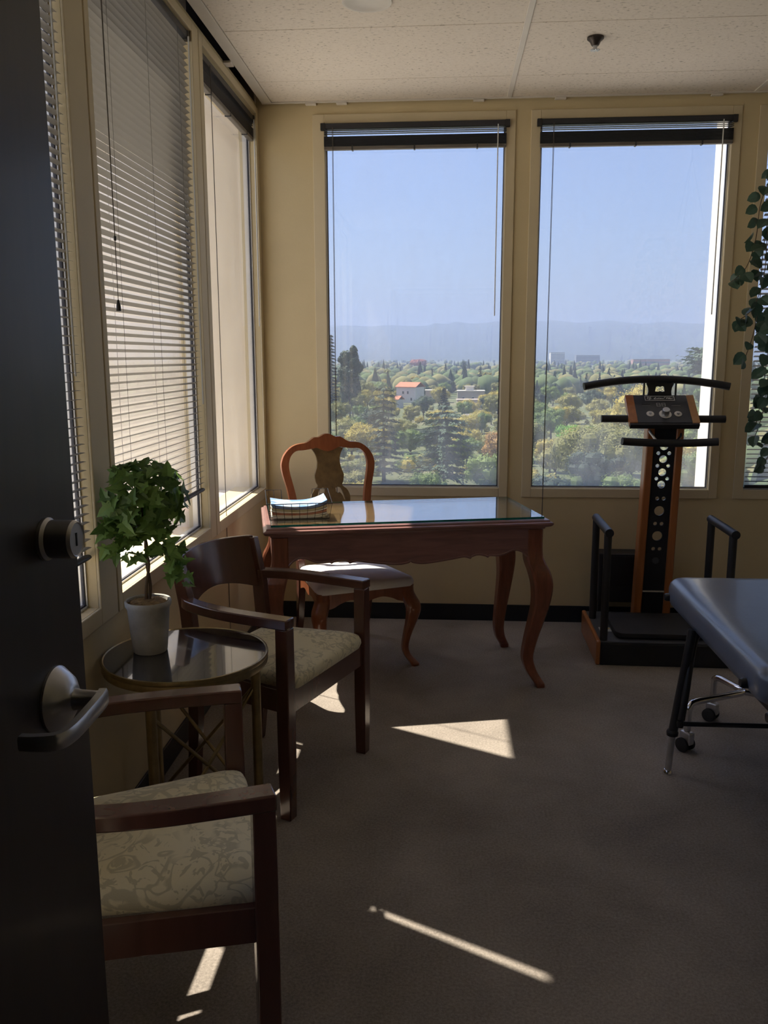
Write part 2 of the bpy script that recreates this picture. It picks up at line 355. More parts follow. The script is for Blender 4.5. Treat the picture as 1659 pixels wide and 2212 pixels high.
# ------------------------------------------------------------------ windows (frame, gaskets, pane) and casings
def window(n, lo, hi, z0, z1, side, casing, label):
    w = bpy.data.objects.new('window_%d' % n, None); COL.objects.link(w); struct(w, label)
    def P(mb, a0, a1, d0, d1, c0, c1):   # a along the wall, d depth outward, c height
        if side == 'L': mb.box(-d1, -d0, a0, a1, c0, c1)
        else: mb.box(a0, a1, d0, d1, c0, c1)
        return mb
    g = .036 if side == 'L' else .022
    mb = MB()
    for a0, a1, c0, c1 in ((lo, lo+.006, z0, z1), (hi-.006, hi, z0, z1), (lo+.006, hi-.006, z0, z0+.007), (lo+.006, hi-.006, z1-.01, z1)): P(mb, a0, a1, g-.006, g+.03, c0, c1)
    mb.build('frame', M['alu'], w)
    mb = MB(); q = .006
    for a0, a1, c0, c1 in ((lo+q, lo+q+.004, z0+.007, z1-.01), (hi-q-.004, hi-q, z0+.007, z1-.01), (lo+q+.004, hi-q-.004, z0+.007, z0+.011), (lo+q+.004, hi-q-.004, z1-.014, z1-.01)): P(mb, a0, a1, g-.001, g+.008, c0, c1)
    mb.build('gasket', M['gasket'], w)
    P(MB(), lo+.008, hi-.008, g+.002, g+.007, z0+.009, z1-.012).build('pane', M['pane' if side == 'L' else 'paneb'], w)
    (l0, l1, b0, t1) = casing
    d = -.009
    for nm, a0, a1, c0, c1 in (('casing_side', l0, lo, b0, t1), ('casing_side', hi, l1, b0, t1), ('casing_head', lo, hi, z1, t1), ('casing_sill', lo, hi, b0, z0)):
        if a1-a0 > .002 and c1-c0 > .002: P(MB(), a0, a1, d, .0, c0, c1).build(nm, M['trim'], w, bevel=.0025)
    return w
window(9, -4.44, -3.53, ZS, ZH, 'L', (-4.50, -3.475, .705, 2.735), 'unseen added window behind the open door, for fill light')  # added out of view to light the near armchair
window(1, -3.36, -2.36, ZS, ZH, 'L', (-3.43, -2.236, .705, 2.735), 'tall window nearest the open door, blind lowered')
window(2, -2.195, -1.185, ZS, ZH, 'L', (-2.228, -1.100, .705, 2.735), 'tall window behind the potted ivy, blind lowered')
window(3, -1.04, -.055, ZS, ZH, 'L', (-1.092, -.012, .705, 2.735), 'tall window by the corner, blind raised')
window(4, .355, 1.29, ZB0, ZB1, 'B', (.293, 1.338, .709, 2.70), 'wide view window behind the desk')
window(5, 1.465, 2.415, ZB0, ZB1, 'B', (1.415, 2.461, .709, 2.70), 'wide view window behind the exercise machine')
window(6, 2.597, 3.54, ZB0, ZB1, 'B', (2.545, 3.59, .709, 2.70), 'window behind the trailing plant, blind lowered')
window(7, 3.72, 4.67, ZB0, ZB1, 'B', (3.67, 4.72, .709, 2.70), 'unseen added window further along the wall, for fill light')  # unseen, added to let more daylight in from the right
window(8, 4.85, 5.80, ZB0, ZB1, 'B', (4.80, 5.85, .709, 2.70), 'last unseen added window along the wall, for fill light')  # second unseen window added for more daylight

# ------------------------------------------------------------------ outside piers and ledge of the building, plus an unseen wall added to block sun
def ext(name, *b, m='stucco', label=None): return struct(MB().box(*b).build(name, M[m], bevel=.004), label)
ext('pier_outside', -.42, -.045, -1.172, -1.058, -8, 7, label='beige outside pier between two windows')
ext('pier_outside', -.42, -.045, -2.335, -2.215, -8, 7, label='beige outside pier between two windows')
ext('pier_outside', -.42, -.045, -3.51, -3.385, -8, 7, label='beige outside pier')
ext('pier_corner', -.44, -.0005, -.040, .10, -8, 7, label='beige outside pier at the building corner')
ext('sun_block_wall', -.15, .15, .101, 1.20, -8, 9, label='unseen wall added at the building corner to block sun')  # unseen wall added to keep sun out of the back windows
ext('pier_outside', 2.432, 2.58, .062, .315, -8, 7, m='stucco_sunlit', label='outside pier coloured sunlit white, right of the view window')
ext('ledge_outside', -.34, -.17, YN, -.05, .66, .742, label='outside ledge under the windows', m='stucco_sunlit')

# ------------------------------------------------------------------ door
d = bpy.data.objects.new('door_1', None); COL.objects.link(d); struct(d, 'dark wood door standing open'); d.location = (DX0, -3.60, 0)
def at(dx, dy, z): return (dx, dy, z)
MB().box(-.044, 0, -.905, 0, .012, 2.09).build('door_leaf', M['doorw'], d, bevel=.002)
MB().box(-.037, -.008, -.0005, .0015, 1.0, 1.13).build('latch_plate', M['nickel'], d)
ZLV, YLV = 1.048, -.092
hd = MB(); hd.lathe([(.0415, 0), (.0415, .003), (.037, .009), (.030, .018), (.020, .024), (.0165, .026)], 40)
rot = Matrix.Translation((0, YLV, ZLV)) @ Matrix.Rotation(R(90), 4, 'Y')
hd.v = [tuple(rot @ Vector(q)) for q in hd.v]
rose = hd.build('handle_rose', M['nickel'], d, 30)
lv = MB(); lv.lathe([(.0145, .024), (.0125, .032), (.0115, .05), (.0115, .060)], 24); lv.v = [tuple(rot @ Vector(q)) for q in lv.v]
path = catmull([(.058, YLV+.010, ZLV), (.060, YLV-.006, ZLV), (.061, YLV-.04, ZLV-.001), (.060, YLV-.085, ZLV-.003), (.052, YLV-.108, ZLV-.004), (.030, YLV-.114, ZLV-.004), (.012, YLV-.114, ZLV-.004)], 6)
rings = []
for i, q in enumerate(path):
    tdir = (path[min(i+1, len(path)-1)]-path[max(i-1, 0)]).normalized(); nrm = tdir.cross(Vector((0, 0, 1))).normalized()
    k = i/(len(path)-1); hh = .0115*(1-.25*k); tt = .0065
    rings.append([q+nrm*tt*c+Vector((0, 0, hh*s)) for c, s in ((-.7, -1), (.7, -1), (1, -.6), (1, .6), (.7, 1), (-.7, 1), (-1, .6), (-1, -.6))])
lv.loft(rings); lv.build('lever', M['nickel'], d, 40)
db = MB(); db.lathe([(.0265, 0), (.0265, .004), (.0235, .008), (.0235, .036), (.021, .040), (.0195, .0385), (.0005, .0385)], 36)
rot = Matrix.Translation((0, YLV+.006, 1.252)) @ Matrix.Rotation(R(90), 4, 'Y'); db.v = [tuple(rot @ Vector(q)) for q in db.v]
dbo = db.build('deadbolt', M['nickel'], d, 30)
kp = MB(); kp.box(.0384, .0395, YLV+.005, YLV+.0075, 1.244, 1.260); kp.build('keyhole', M['gasket'], dbo)
# door frame (jambs and head)
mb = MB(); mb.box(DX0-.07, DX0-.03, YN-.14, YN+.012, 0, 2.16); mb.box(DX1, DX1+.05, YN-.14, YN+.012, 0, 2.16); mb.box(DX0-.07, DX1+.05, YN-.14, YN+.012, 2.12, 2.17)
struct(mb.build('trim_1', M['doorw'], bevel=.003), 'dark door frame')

# ------------------------------------------------------------------ blinds
def slat_mesh(L, dark=False, wd=.025):
    mb = MB(); prof = []
    for k in range(5):
        u = (k/4-.5); prof.append((u*wd, .0022*(1-(2*u)**2)))
    top = [(a, c+.0003) for a, c in prof]; ring = prof+top[::-1]
    mb.loft([[(-L/2, a, c) for a, c in ring], [(L/2, a, c) for a, c in ring]])
    me = bpy.data.meshes.new('slat'); me.from_pydata(mb.v, [], mb.f); me.materials.append(M['slatd' if dark else 'slat'])
    smooth_mesh(me, 50); return me
def lowered_blind(label, loc, rz, L, ztop, zbot, tilt, group, tassel=None, wand=None, pitch=.0245, dark=False):
    """local x along the window, local -y to the room"""
    t = thing('window_blind', label, 'blind', loc, rz, group)
    MB().box(-L/2, L/2, -.014, .014, ztop-.026, ztop).build('headrail', M['slatd'], t, bevel=.003)
    for sx_ in (-1, 1): MB().box(sx_*(L/2+.001)-.012, sx_*(L/2+.001)+.012, -.017, .016, ztop-.032, ztop+.001).build('end_bracket', M['black'], t, bevel=.002)
    me = slat_mesh(L-.008, dark); n = int((ztop-.035-zbot-.012)/pitch)
    for k in range(n):
        o = obj_from('slat', me, t); o.location = (0, 0, zbot+.018+pitch*(k+.6)); o.rotation_euler = (tilt, 0, 0)
    br = MB().lathe([(.0005, -L/2+.004), (.010, -L/2+.005), (.011, -L/2+.02), (.011, L/2-.02), (.010, L/2-.005), (.0005, L/2-.004)], 10).build('bottom_rail', M['slatd'], t, 50)
    br.rotation_euler = (0, R(90), 0); br.location = (0, 0, zbot+.006); br.scale = (.75, 1.15, 1)
    for u in (-.36, .0, .36):
        for yy in (-.0132, .0132):
            MB().tube([(u*L, yy, zbot+.005), (u*L, yy, ztop-.02)], .0006, 4).build('ladder_cord', M['cord'], t)
    if tassel:
        u, zt = tassel
        MB().tube([(u, -.018, ztop-.02), (u+.004, -.0185, zt+.2), (u+.003, -.0185, zt+.02)], .0011, 5).build('lift_cord', M['cord'], t)
        MB().tube([(u+.007, -.018, ztop-.02), (u+.006, -.0185, zt+.2), (u+.003, -.0185, zt+.02)], .0011, 5).build('lift_cord', M['cord'], t)
        MB().lathe([(.0005, .022), (.003, .02), (.0065, .004), (.0075, -.012), (.0005, -.013)], 12, (u+.003, -.0185, zt)).build('tassel', M['black'], t, 40)
        MB().lathe([(.0005, .008), (.004, .006), (.004, -.006), (.0005, -.008)], 10, (u+.005, -.0185, zt+.2)).build('cord_stop', M['black'], t, 40)
    if wand:
        u, zt = wand; MB().tube([(u, -.019, ztop-.022), (u, -.0195, zt)], .0032, 6).build('wand', M['wand'], t, 50)
    return t
def raised_blind(label, loc, rz, L, ztop, zbot, group, wand=None, cord=None, tilt=0.0):
    t = thing('raised_blind', label, 'blind', loc, rz, group)
    MB().box(-L/2, L/2, -.014, .014, ztop-.028, ztop).build('headrail', M['slatd'], t, bevel=.003)
    for s_ in (-1, 1): MB().box(s_*(L/2+.001)-.012, s_*(L/2+.001)+.012, -.017, .016, ztop-.034, ztop+.001).build('end_bracket', M['black'], t, bevel=.002)
    Ls = L-.008; n = int((ztop-.040-zbot-.020)/.0034)
    for k in range(3):                                # top slats hanging free under the headrail
        mb = MB(); z = ztop-.034-k*.0085; mb.box(-Ls/2, Ls/2, -.0125, .0125, z-.0006, z); mb.build('slat', M['slatd'], t)
    mb = MB()
    for k in range(n-6):
        z = zbot+.020+k*.0034; sl = tilt*(k/n); mb.box(-Ls/2, Ls/2, -.0125, .0125, z, z+.0016)
    mb.build('slat_stack', M['slatd'], t)
    MB().box(-Ls/2, Ls/2, -.013, .013, zbot, zbot+.018).build('bottom_rail', pbr('bottom_rail_enamel', (.13, .115, .105), .4), t, bevel=.004)
    for u in (-.34, 0, .34): MB().box(u*L-.004, u*L+.004, -.0145, .0145, zbot-.003, zbot+.022).build('cord_clip', M['slatd'], t)
    if wand: u, zt = wand; MB().tube([(u, -.019, ztop-.022), (u, -.0195, zt)], .0032, 6).build('wand', M['wand'], t, 50)
    if cord:
        u, zt = cord; MB().tube([(u, -.0185, ztop-.022), (u+.001, -.0195, zt)], .0013, 5).build('lift_cord', M['cord'], t)
        MB().tube([(u+.004, -.0185, ztop-.022), (u+.003, -.0195, zt)], .0013, 5).build('lift_cord', M['cord'], t)
        MB().lathe([(.0005, .012), (.003, .010), (.006, -.006), (.0005, -.010)], 10, (u+.002, -.0195, zt-.005)).build('tassel', M['black'], t, 40)
    return t
LX = -.0165
TL = R(-20)
# left wall: local x -> world +y (rz = 90deg), local -y -> world +x
lowered_blind('lowered slatted blind in the window nearest the dark door', (LX, -2.86, 0), R(90), .985, 2.693, .905, R(-4), 'slatted window blinds', wand=(.44, 1.42))
lowered_blind('lowered slatted blind with dark cord and tassel behind the ivy', (LX, -1.682, 0), R(90), .966, 2.693, .918, TL, 'slatted window blinds', tassel=(-.40, 1.62), wand=(.47, 1.28))
raised_blind('raised blind with shade-dark slats of the window beside the corner', (LX, -.5475, 0), R(90), .965, 2.686, 2.560, 'slatted window blinds', wand=(.465, 1.63), cord=(-.36, .10))
raised_blind('raised blind with shade-dark slats above the desk', (.8225, -.012, 0), 0, .945, 2.652, 2.522, 'slatted window blinds', wand=(.425, 1.68), cord=(-.424, .16))
raised_blind('raised blind with shade-dark slats above the exercise machine', (1.94, -.012, 0), 0, .965, 2.652, 2.517, 'slatted window blinds', wand=(.425, 1.68), cord=(-.414, .14))
lowered_blind('lowered blind with shade-dark slats behind the trailing vine plant', (3.0685, .003, 0), 0, .93, 2.640, .772, TL, 'slatted window blinds', dark=True)
# ------------------------------------------------------------------ desk
def cabriole(mb, x, y, sx, sy, prof, n=4, chamfer=.35):
    rings = []
    for z, off, hw in prof:
        cx, cy_ = x+sx*off*.75, y+sy*off*.75; c = hw*chamfer
        rings.append([(cx+a, cy_+b, z) for a, b in ((-hw, -hw+c), (-hw+c, -hw), (hw-c, -hw), (hw, -hw+c), (hw, hw-c), (hw-c, hw), (-hw+c, hw), (-hw, hw-c))])
    mb.loft(rings)
def smooth_prof(P, n=4): return [(q.x, q.y, q.z) for q in catmull(P, n)]
DESK = thing('writing_desk', 'reddish brown writing desk with curved legs and scalloped apron', 'desk', (.792, -.84, 0), R(13))
HX, HY, ZT = .625, .305, .770
LEGP = smooth_prof([(.725, 0, .036), (.62, .0, .037), (.575, .010, .041), (.53, .032, .044), (.47, .046, .042), (.39, .042, .036), (.30, .022, .031), (.21, .0, .027), (.13, -.012, .024), (.075, .004, .023), (.035, .032, .022), (.016, .048, .021), (.0, .052, .019)])
for sx_ in (-1, 1):
    for sy_ in (-1, 1):
        mb = MB(); cabriole(mb, sx_*.555, sy_*.237, sx_, sy_, LEGP, chamfer=.22); mb.build('leg', M['deskleg'], DESK, 40)
def scallop(L, dmax, pts):   # half pattern (u 0..1 from the centre, depth) -> closed outline, top at b = 0
    half = [(q.x, q.y) for q in catmull([(u*L, -dd, 0) for u, dd in pts], 5)]
    low = [(-a, b) for a, b in half[::-1]] + half[1:]
    return [(L, 0), (-L, 0)] + low
AP = [(0, .126), (.02, .133), (.10, .139), (.22, .134), (.36, .124), (.45, .117), (.505, .124), (.52, .117), (.57, .110), (.63, .116), (.655, .122), (.675, .116), (.74, .118), (.80, .112), (.88, .096), (.95, .105), (1.0, .130)]
out = scallop(.522, .14, AP)
inner = [(a*.985, (b+.007) if b < 0 else b) for a, b in out]
for s_ in (-1, 1):
    MB().plate([out], 0, .022, lambda a, b, t, s_=s_: (a, s_*(.270-t), .728+b)).build('apron', M['desk'], DESK, 30)
    lowc = [(q[0], s_*.2705, .728+q[1]+.007) for q in out[2:]]
    MB().tube(lowc, .0035, 5).build('apron_bead', M['desk'], DESK, 50)
AP2 = [(0, .125), (.2, .133), (.5, .12), (.75, .105), (1.0, .13)]
out2 = scallop(.205, .13, AP2)
for s_ in (-1, 1): MB().plate([out2], 0, .02, lambda a, b, t, s_=s_: (s_*(.588-t), a, .728+b)).build('apron_end', M['desk'], DESK, 30)
prof = [(-.030, .728), (-.028, .735), (-.010, .741), (-.004, .746), (-.0, .752), (-.002, .758), (-.012, .762), (-.014, .768), (-.020, ZT)]
mb = MB(); mb.loft([[(sx_*(HX+o), sy_*(HY+o), z) for sx_, sy_ in ((-1, -1), (1, -1), (1, 1), (-1, 1))] for o, z in prof]); mb.build('top', [M['desk']], DESK, 25)
MB().box(-.56, .56, -.245, .245, ZT, ZT+.0012).build('veneer_panel', M['desktop'], DESK)
MB().box(-.22, -.2185, -.245, .245, ZT+.0012, ZT+.0015).build('inlay_line', M['maho'], DESK)
# glass sheet lying on the desk
gl = thing('glass_sheet', 'clear glass sheet with teal edges covering the desk top', 'glass top', (.792, -.84, ZT+.0016), R(13))
MB().box(-.592, .592, -.272, .272, .0, .0095).build('sheet', M['deskglass'], gl)
mb = MB(); e = .0006
for b in ((-.592-e, .592+e, -.272-e, -.272), (-.592-e, .592+e, .272, .272+e), (-.592-e, -.592, -.272, .272), (.592, .592+e, -.272, .272)): mb.box(*b, .0002, .0093)
mb.build('edge', M['glassedge'], gl, label='teal polished edge')
ZG = ZT+.0016+.0096

# ------------------------------------------------------------------ wire basket with magazines
BX, BY, BRZ = .352, -1.005, R(13)
bk = thing('wire_basket', 'black wire letter basket on the corner of the desk', 'basket', (BX, BY, ZG), BRZ)
bw_, bd_, bh_ = .128, .10, .070
def rrect(w, d, z): return [(-w, -d, z), (w, -d, z), (w, d, z), (-w, d, z)]
wire = M['black']
ft = [(-bw_-.012, -bd_-.008), (bw_+.012, -bd_-.008), (bw_+.012, bd_+.008), (-bw_-.012, bd_+.008)]
MB().tube([(-bw_-.012, bd_+.008, bh_+.03), (-bw_-.012, -bd_-.008, bh_), (bw_+.012, -bd_-.008, bh_), (bw_+.012, bd_+.008, bh_+.03)], .0019, 6).build('rim', wire, bk)
for s_ in (-1, 1):
    MB().tube([(s_*(bw_+.012), bd_+.008, bh_+.03), (s_*(bw_+.012)-s_*.07, bd_+.008, bh_+.03), (s_*(bw_+.012)-s_*.073, bd_+.006, .002)], .0016, 6).build('rear_hoop', wire, bk)
MB().tube(rrect(bw_, bd_, .0022), .0019, 6, closed=True).build('base_ring', wire, bk)
for k in range(9):
    a = -bw_+2*bw_*k/8
    MB().tube([(a*1.09, -bd_-.008, bh_), (a, -bd_, .0022), (a, bd_, .0022)] + ([] if abs(a) < .055 else [(a*1.09, bd_+.008, bh_+.03)]), .0011, 5).build('wire', wire, bk)
for k in range(5):
    b = -bd_+2*bd_*k/4
    MB().tube([(-bw_-.012, b*1.08, bh_+.015*(1+b/bd_)), (-bw_, b, .0028), (bw_, b, .0028), (bw_+.012, b*1.08, bh_+.015*(1+b/bd_))], .0011, 5).build('wire', wire, bk)
def sheetmat(name, c1, c2, sc=14):
    m, t, o = newmat(name); b = N(t, 'BsdfPrincipled'); t.links.new(b.outputs[0], o.inputs[0]); b.inputs['Roughness'].default_value = .35
    f = noise(t, sc, 3, .5, .8, objco(t)); t.links.new(ramp(t, f, [(.38, c1), (.62, c2)]), b.inputs['Base Color']); return m
def magazine(z, th, mat, lab, w=.122, d=.094, curl=.016, dx=0, rz=0):
    mb = MB(); rings = []
    for i in range(13):
        u = -1+i/6; zz = curl*(u*u)*(.5+.5*max(0, u)) + z
        rings.append([(u*w, -d, zz), (u*w, d, zz), (u*w, d, zz+th), (u*w, -d, zz+th)])
    mb.loft(rings); o = mb.build('magazine', mat, None, 25); o.location = (BX, BY, ZG); o.rotation_euler = (0, 0, BRZ+rz); o.location.x += dx
    return tag(o, lab, 'magazine', 'magazines piled in the wire basket')
white = (.82, .82, .80)
MAGS = [(.006, white, (.6, .58, .45), 'cream magazine lying lowest in the wire basket'), (.005, (.75, .68, .5), white, 'pale yellow magazine near the bottom of the basket'),
        (.009, (.28, .10, .06), (.42, .2, .14), 'brown red magazine in the middle of the basket pile'), (.005, (.8, .76, .62), white, 'ivory magazine above the brown red one'),
        (.010, (.33, .31, .20), (.45, .43, .32), 'olive green magazine in the basket pile'), (.006, (.14, .18, .42), (.25, .32, .6), 'dark blue magazine second from the top of the pile'),
        (.006, (.50, .60, .76), (.16, .32, .68), 'glossy light blue magazine on top of the basket pile')]
z = .0048
for i, (th, c1, c2, lab) in enumerate(MAGS):
    magazine(z, th, sheetmat('magazine_cover', c1, c2), lab, curl=.008+.0032*i, w=.120-.0015*(i % 3), d=.092-.002*(i % 2)); z += th+.0004

# ------------------------------------------------------------------ dining chair with vase splat
DC = thing('dining_chair', 'cherry wood dining chair with vase splat and white seat behind the desk', 'chair', (.535, -.637, 0), R(27))
CL = smooth_prof([(z_*.925, o_, h_) for z_, o_, h_ in [(.435, 0, .030), (.40, 0, .031), (.375, .008, .033), (.34, .026, .034), (.30, .034, .031), (.24, .024, .025), (.17, .006, .019), (.10, -.006, .016), (.055, .004, .0165), (.028, .026, .020), (.012, .040, .021), (.0, .042, .018)]])
for sx_ in (-1, 1):
    mb = MB(); cabriole(mb, sx_*.212, -.205, sx_, -1, CL, chamfer=.4); mb.build('leg', M['cherry'], DC, 45)
    mb = MB(); rings = []
    for z, y, hx, hy in ((0, .285, .014, .016), (.15, .232, .016, .019), (.33, .205, .018, .022), (.42, .205, .018, .022), (.47, .212, .018, .02)):
        rings.append([(sx_*.185+a*hx, y+b*hy, z) for a, b in ((-1, -1), (1, -1), (1, 1), (-1, 1))])
    mb.loft(rings); mb.build('leg', M['maho'], DC, 40, bevel=.003)
ap = scallop(.185, .09, [(0, .058), (.2, .046), (.45, .040), (.7, .052), (.85, .066), (1, .074)])
MB().plate([ap], 0, .02, lambda a, b, t: (a, -.225+t, .398+b)).build('front_apron', M['cherry'], DC, 30)
MB().plate([scallop(.175, .08, [(0, .055), (.5, .045), (1, .07)])], 0, .02, lambda a, b, t: (.215-t-.018*(a/.18), a, .398+b)).build('side_apron', M['cherry'], DC, 30)
MB().plate([scallop(.175, .08, [(0, .055), (.5, .045), (1, .07)])], 0, .02, lambda a, b, t: (-.215+t+.018*(a/.18), a, .398+b)).build('side_apron', M['cherry'], DC, 30)
MB().box(-.185, .185, .185, .205, .335, .398).build('rear_apron', M['cherry'], DC, bevel=.003)
def cushion(name, W0, W1, D0, D1, z0, z1, mat, parent, rad=.05, crown=.018, n=10, edge=.022):
    """W0 half width at the rear (y = D1), W1 at the front (y = D0)"""
    def outline(ins):
        pts = []
        cs = [(-W1+ins, D0+ins), (W1-ins, D0+ins), (W0-ins, D1-ins), (-W0+ins, D1-ins)]
        r = max(.004, rad-ins*.5)
        for k in range(4):
            p0, p1, p2 = Vector(cs[k-1]), Vector(cs[k]), Vector(cs[(k+1) % 4])
            a = p1+(p0-p1).normalized()*r; b = p1+(p2-p1).normalized()*r
            for j in range(7):
                t = j/6; pts.append(tuple((1-t)**2*a+2*t*(1-t)*p1+t*t*b))
        return pts
    h = z1-z0; rings = []
    for ins, zz in ((.006, z0), (.0, z0+.3*h), (.001, z0+.55*h), (edge*.35, z0+.82*h), (edge, z0+.96*h), (edge*2.2, z1+crown*.35), (edge*4.5, z1+crown*.8)):
        rings.append([(x, y, zz) for x, y in outline(ins)])
    mb = MB(); mb.loft(rings, cap=False); k = len(rings[0]); b = (len(rings)-1)*k; cx = sum(q[0] for q in rings[-1])/k; cy_ = sum(q[1] for q in rings[-1])/k
    mid = [((q[0]+cx)/2, (q[1]+cy_)/2, z1+crown) for q in rings[-1]]
    mb.loft([rings[-1], mid], cap=False); mb.add(mid+[(cx, cy_, z1+crown)], [(i, (i+1) % k, k) for i in range(k)]); mb.add(rings[0], [tuple(range(k))])
    o = mb.build(name, mat, parent)
    bm = bmesh.new(); bm.from_mesh(o.data); bmesh.ops.remove_doubles(bm, verts=bm.verts, dist=1e-5); bmesh.ops.recalc_face_normals(bm, faces=bm.faces); bm.to_mesh(o.data); bm.free(); smooth_mesh(o.data, 60); return o
cushion('seat', .205, .248, -.245, .192, .398, .446, M['cream_seat'], DC, rad=.045, crown=.012)
# back: outlines measured in the back plane, leaning to the rear
def bmap(X, Z, t): return (X, .205+.10*((Z-.45)/.62)+(.012 if .75 < Z else 0)*0 + t, Z)
ol = [(825, 105), (780, 112), (735, 134), (690, 157), (650, 155), (610, 160), (560, 195), (490, 236), (400, 248), (330, 262), (250, 298), (175, 365), (118, 450), (88, 540), (83, 620), (97, 720), (122, 830), (150, 950), (172, 1100)]
il = [(282, 1100), (262, 980), (232, 830), (206, 700), (197, 600), (206, 520), (236, 440), (290, 380), (350, 354), (440, 352), (560, 336), (640, 322), (700, 345), (760, 372), (825, 384)]
cv = lambda u, v: ((u-825)*.000337, 1.085-(v-105)*.000316)
o2 = cat2([cv(*q) for q in ol], 3); i2 = cat2([cv(*q) for q in il], 3)
bx_o = (-.190, .43); bx_i = (-.160, .43)
leftp = o2 + [(-.205, .66), bx_o, bx_i, (-.170, .66)] + i2
full = leftp[:-1] + [(0, i2[-1][1])] + [(-a, b) for a, b in leftp[::-1][1:-1]]
full = full[::-1]
mb = MB(); mb.plate([full], 0, .024, lambda a, b, t: bmap(a, b, t)); mb.build('back_frame', M['cherry'], DC, 30, bevel=.004)
sp = [(255, 336), (205, 420), (180, 520), (188, 620), (212, 700), (232, 770), (216, 870), (196, 935), (262, 1000), (300, 1070), (312, 1140), (290, 1280), (220, 1420), (150, 1560), (120, 1700), (150, 1850), (200, 1960)]
spr = cat2([((u)*.000337, 1.085-(v-105)*.000316) for u, v in sp], 4)
spr = [(a, max(b, .43)) for a, b in spr]
topc = cat2([(.086, 1.010), (.055, 1.016), (.022, 1.004), (0, .998)], 3)
loop = [(a, b) for a, b in spr] + [(-a, b) for a, b in spr[::-1]] + [(-a, b) for a, b in topc[1:]][:-1] + [(0, .998)] + topc[::-1][1:-1]
hole = [(a, b+.01) for a, b in [(.028, .800), (.040, .805), (.056, .800), (.064, .786), (.074, .760), (.080, .735), (.072, .738), (.063, .762), (.052, .776), (.040, .773), (.030, .781)]]
holeL = [(-a, b) for a, b in hole[::-1]]
mb = MB(); mb.plate([loop, hole, holeL], .005, .018, lambda a, b, t: bmap(a, b, t)); mb.build('splat', M['burl'], DC, 30)

# ------------------------------------------------------------------ armchairs
def armchair():
    A = thing('armchair', 'dark mahogany armchair with curved back and scroll fabric seat beside the round table', 'chair')
    wf, wr, df, dr = .262, .212, -.235, .160       # half widths, front y, rear y  (front = local -y)
    for s_ in (-1, 1):
        mb = MB(); mb.loft([[(s_*wf+a*h, df+b*h, z) for a, b in ((-1, -1), (1, -1), (1, 1), (-1, 1))] for z, h in ((0, .0195), (.20, .022), (.45, .0225), (.640, .0215))]); mb.build('leg', M['maho'], A, 30, bevel=.003)
        mb = MB(); mb.loft([[(s_*x+a*.0165, y+b*h, z) for a, b in ((-1, -1), (1, -1), (1, 1), (-1, 1))] for z, x, y, h in ((0, wr-.012, dr+.030, .018), (.25, wr-.005, dr+.006, .022), (.45, wr, dr, .025), (.64, wr+.002, dr+.016, .025), (.80, wr+.004, dr+.050, .020))]); mb.build('rear_post', M['maho'], A, 30, bevel=.003)
        # arm: bowed in plan
        pth = catmull([(s_*wf, df-.022, .656), (s_*(wf+.004), df+.08, .657), (s_*(wf+.005), df+.19, .658), (s_*(wf-.003), df+.29, .660), (s_*(wf-.026), dr-.015, .661), (s_*(wr-.004), dr+.026, .662)], 5)
        rings = []
        for i, q in enumerate(pth):
            td = (pth[min(i+1, len(pth)-1)]-pth[max(i-1, 0)]); td.z = 0; td.normalize(); nr = Vector((-td.y, td.x, 0)); k = i/(len(pth)-1)
            hw = .0265*(1-.2*k); rings.append([q+nr*a*hw+Vector((0, 0, c*.0165)) for a, c in ((-1, -1), (1, -1), (1, 1), (-1, 1))])
        mb = MB(); mb.loft(rings); mb.build('arm', M['maho'], A, 30, bevel=.004)
        # side rail
        MB().loft([[(s_*(wf-.012)+s_*a, df+.015, z) for a, z in ((-.012, .355), (.010, .355), (.010, .43), (-.012, .43))], [(s_*wr+s_*a, dr-.01, z) for a, z in ((-.012, .355), (.010, .355), (.010, .43), (-.012, .43))]]).build('side_rail', M['maho'], A, bevel=.002)
    MB().box(-wf+.015, wf-.015, df-.012, df+.012, .352, .43).build('front_rail', M['maho'], A, bevel=.002)
    MB().box(-wr+.01, wr-.01, dr-.012, dr+.012, .355, .43).build('rear_rail', M['maho'], A, bevel=.002)
    cushion('seat', .195, .252, df-.022, dr-.018, .428, .478, M['fabric'], A, rad=.055, crown=.02, edge=.02)
    # curved back panel
    mb = MB(); outer = []; n = 20
    rings = []
    for i in range(n+1):
        u = -1+2*i/n; x = u*(wr+.004); bow = .055*(1-u*u)
        ztop = .806+.008*(1-u*u); zb = .604+.052*(1-u*u)
        def yb(z): return dr+.016+(z-.64)*.212+bow
        rings.append([(x, yb(zb)-.009, zb), (x, yb(zb)+.009, zb), (x, yb(ztop)+.009, ztop), (x, yb(ztop)-.009, ztop)])
    mb.loft(rings); mb.build('backrest', M['maho'], A, 30, bevel=.003)
    return A
A0 = armchair()
# far chair faces +x turned a little to the room; local -y -> (.945,-.328)
def place_arm(A, fl, fr):
    """fl, fr: world positions of the two front legs (nearer the camera first)"""
    fl, fr = Vector(fl), Vector(fr); mid = (fl+fr)/2; ax = (fr-fl).normalized()     # local +x runs from fl to fr
    rz = math.atan2(ax.y, ax.x); f = Vector((ax.y, -ax.x))                           # facing = local -y
    A.location = (*(mid - f*.235), 0); A.rotation_euler = (0, 0, rz)
place_arm(A0, (.497, -2.170), (.700, -1.660))
A1 = dup(A0, (0, 0, 0), 0, 'dark mahogany armchair with scroll fabric seat partly hidden by the open door')
place_arm(A1, (.663, -3.245), (.470, -2.695)); place_arm(A1, (.668, -3.24), (.470, -2.70))
for A in (A0, A1): A['group'] = 'mahogany armchairs'

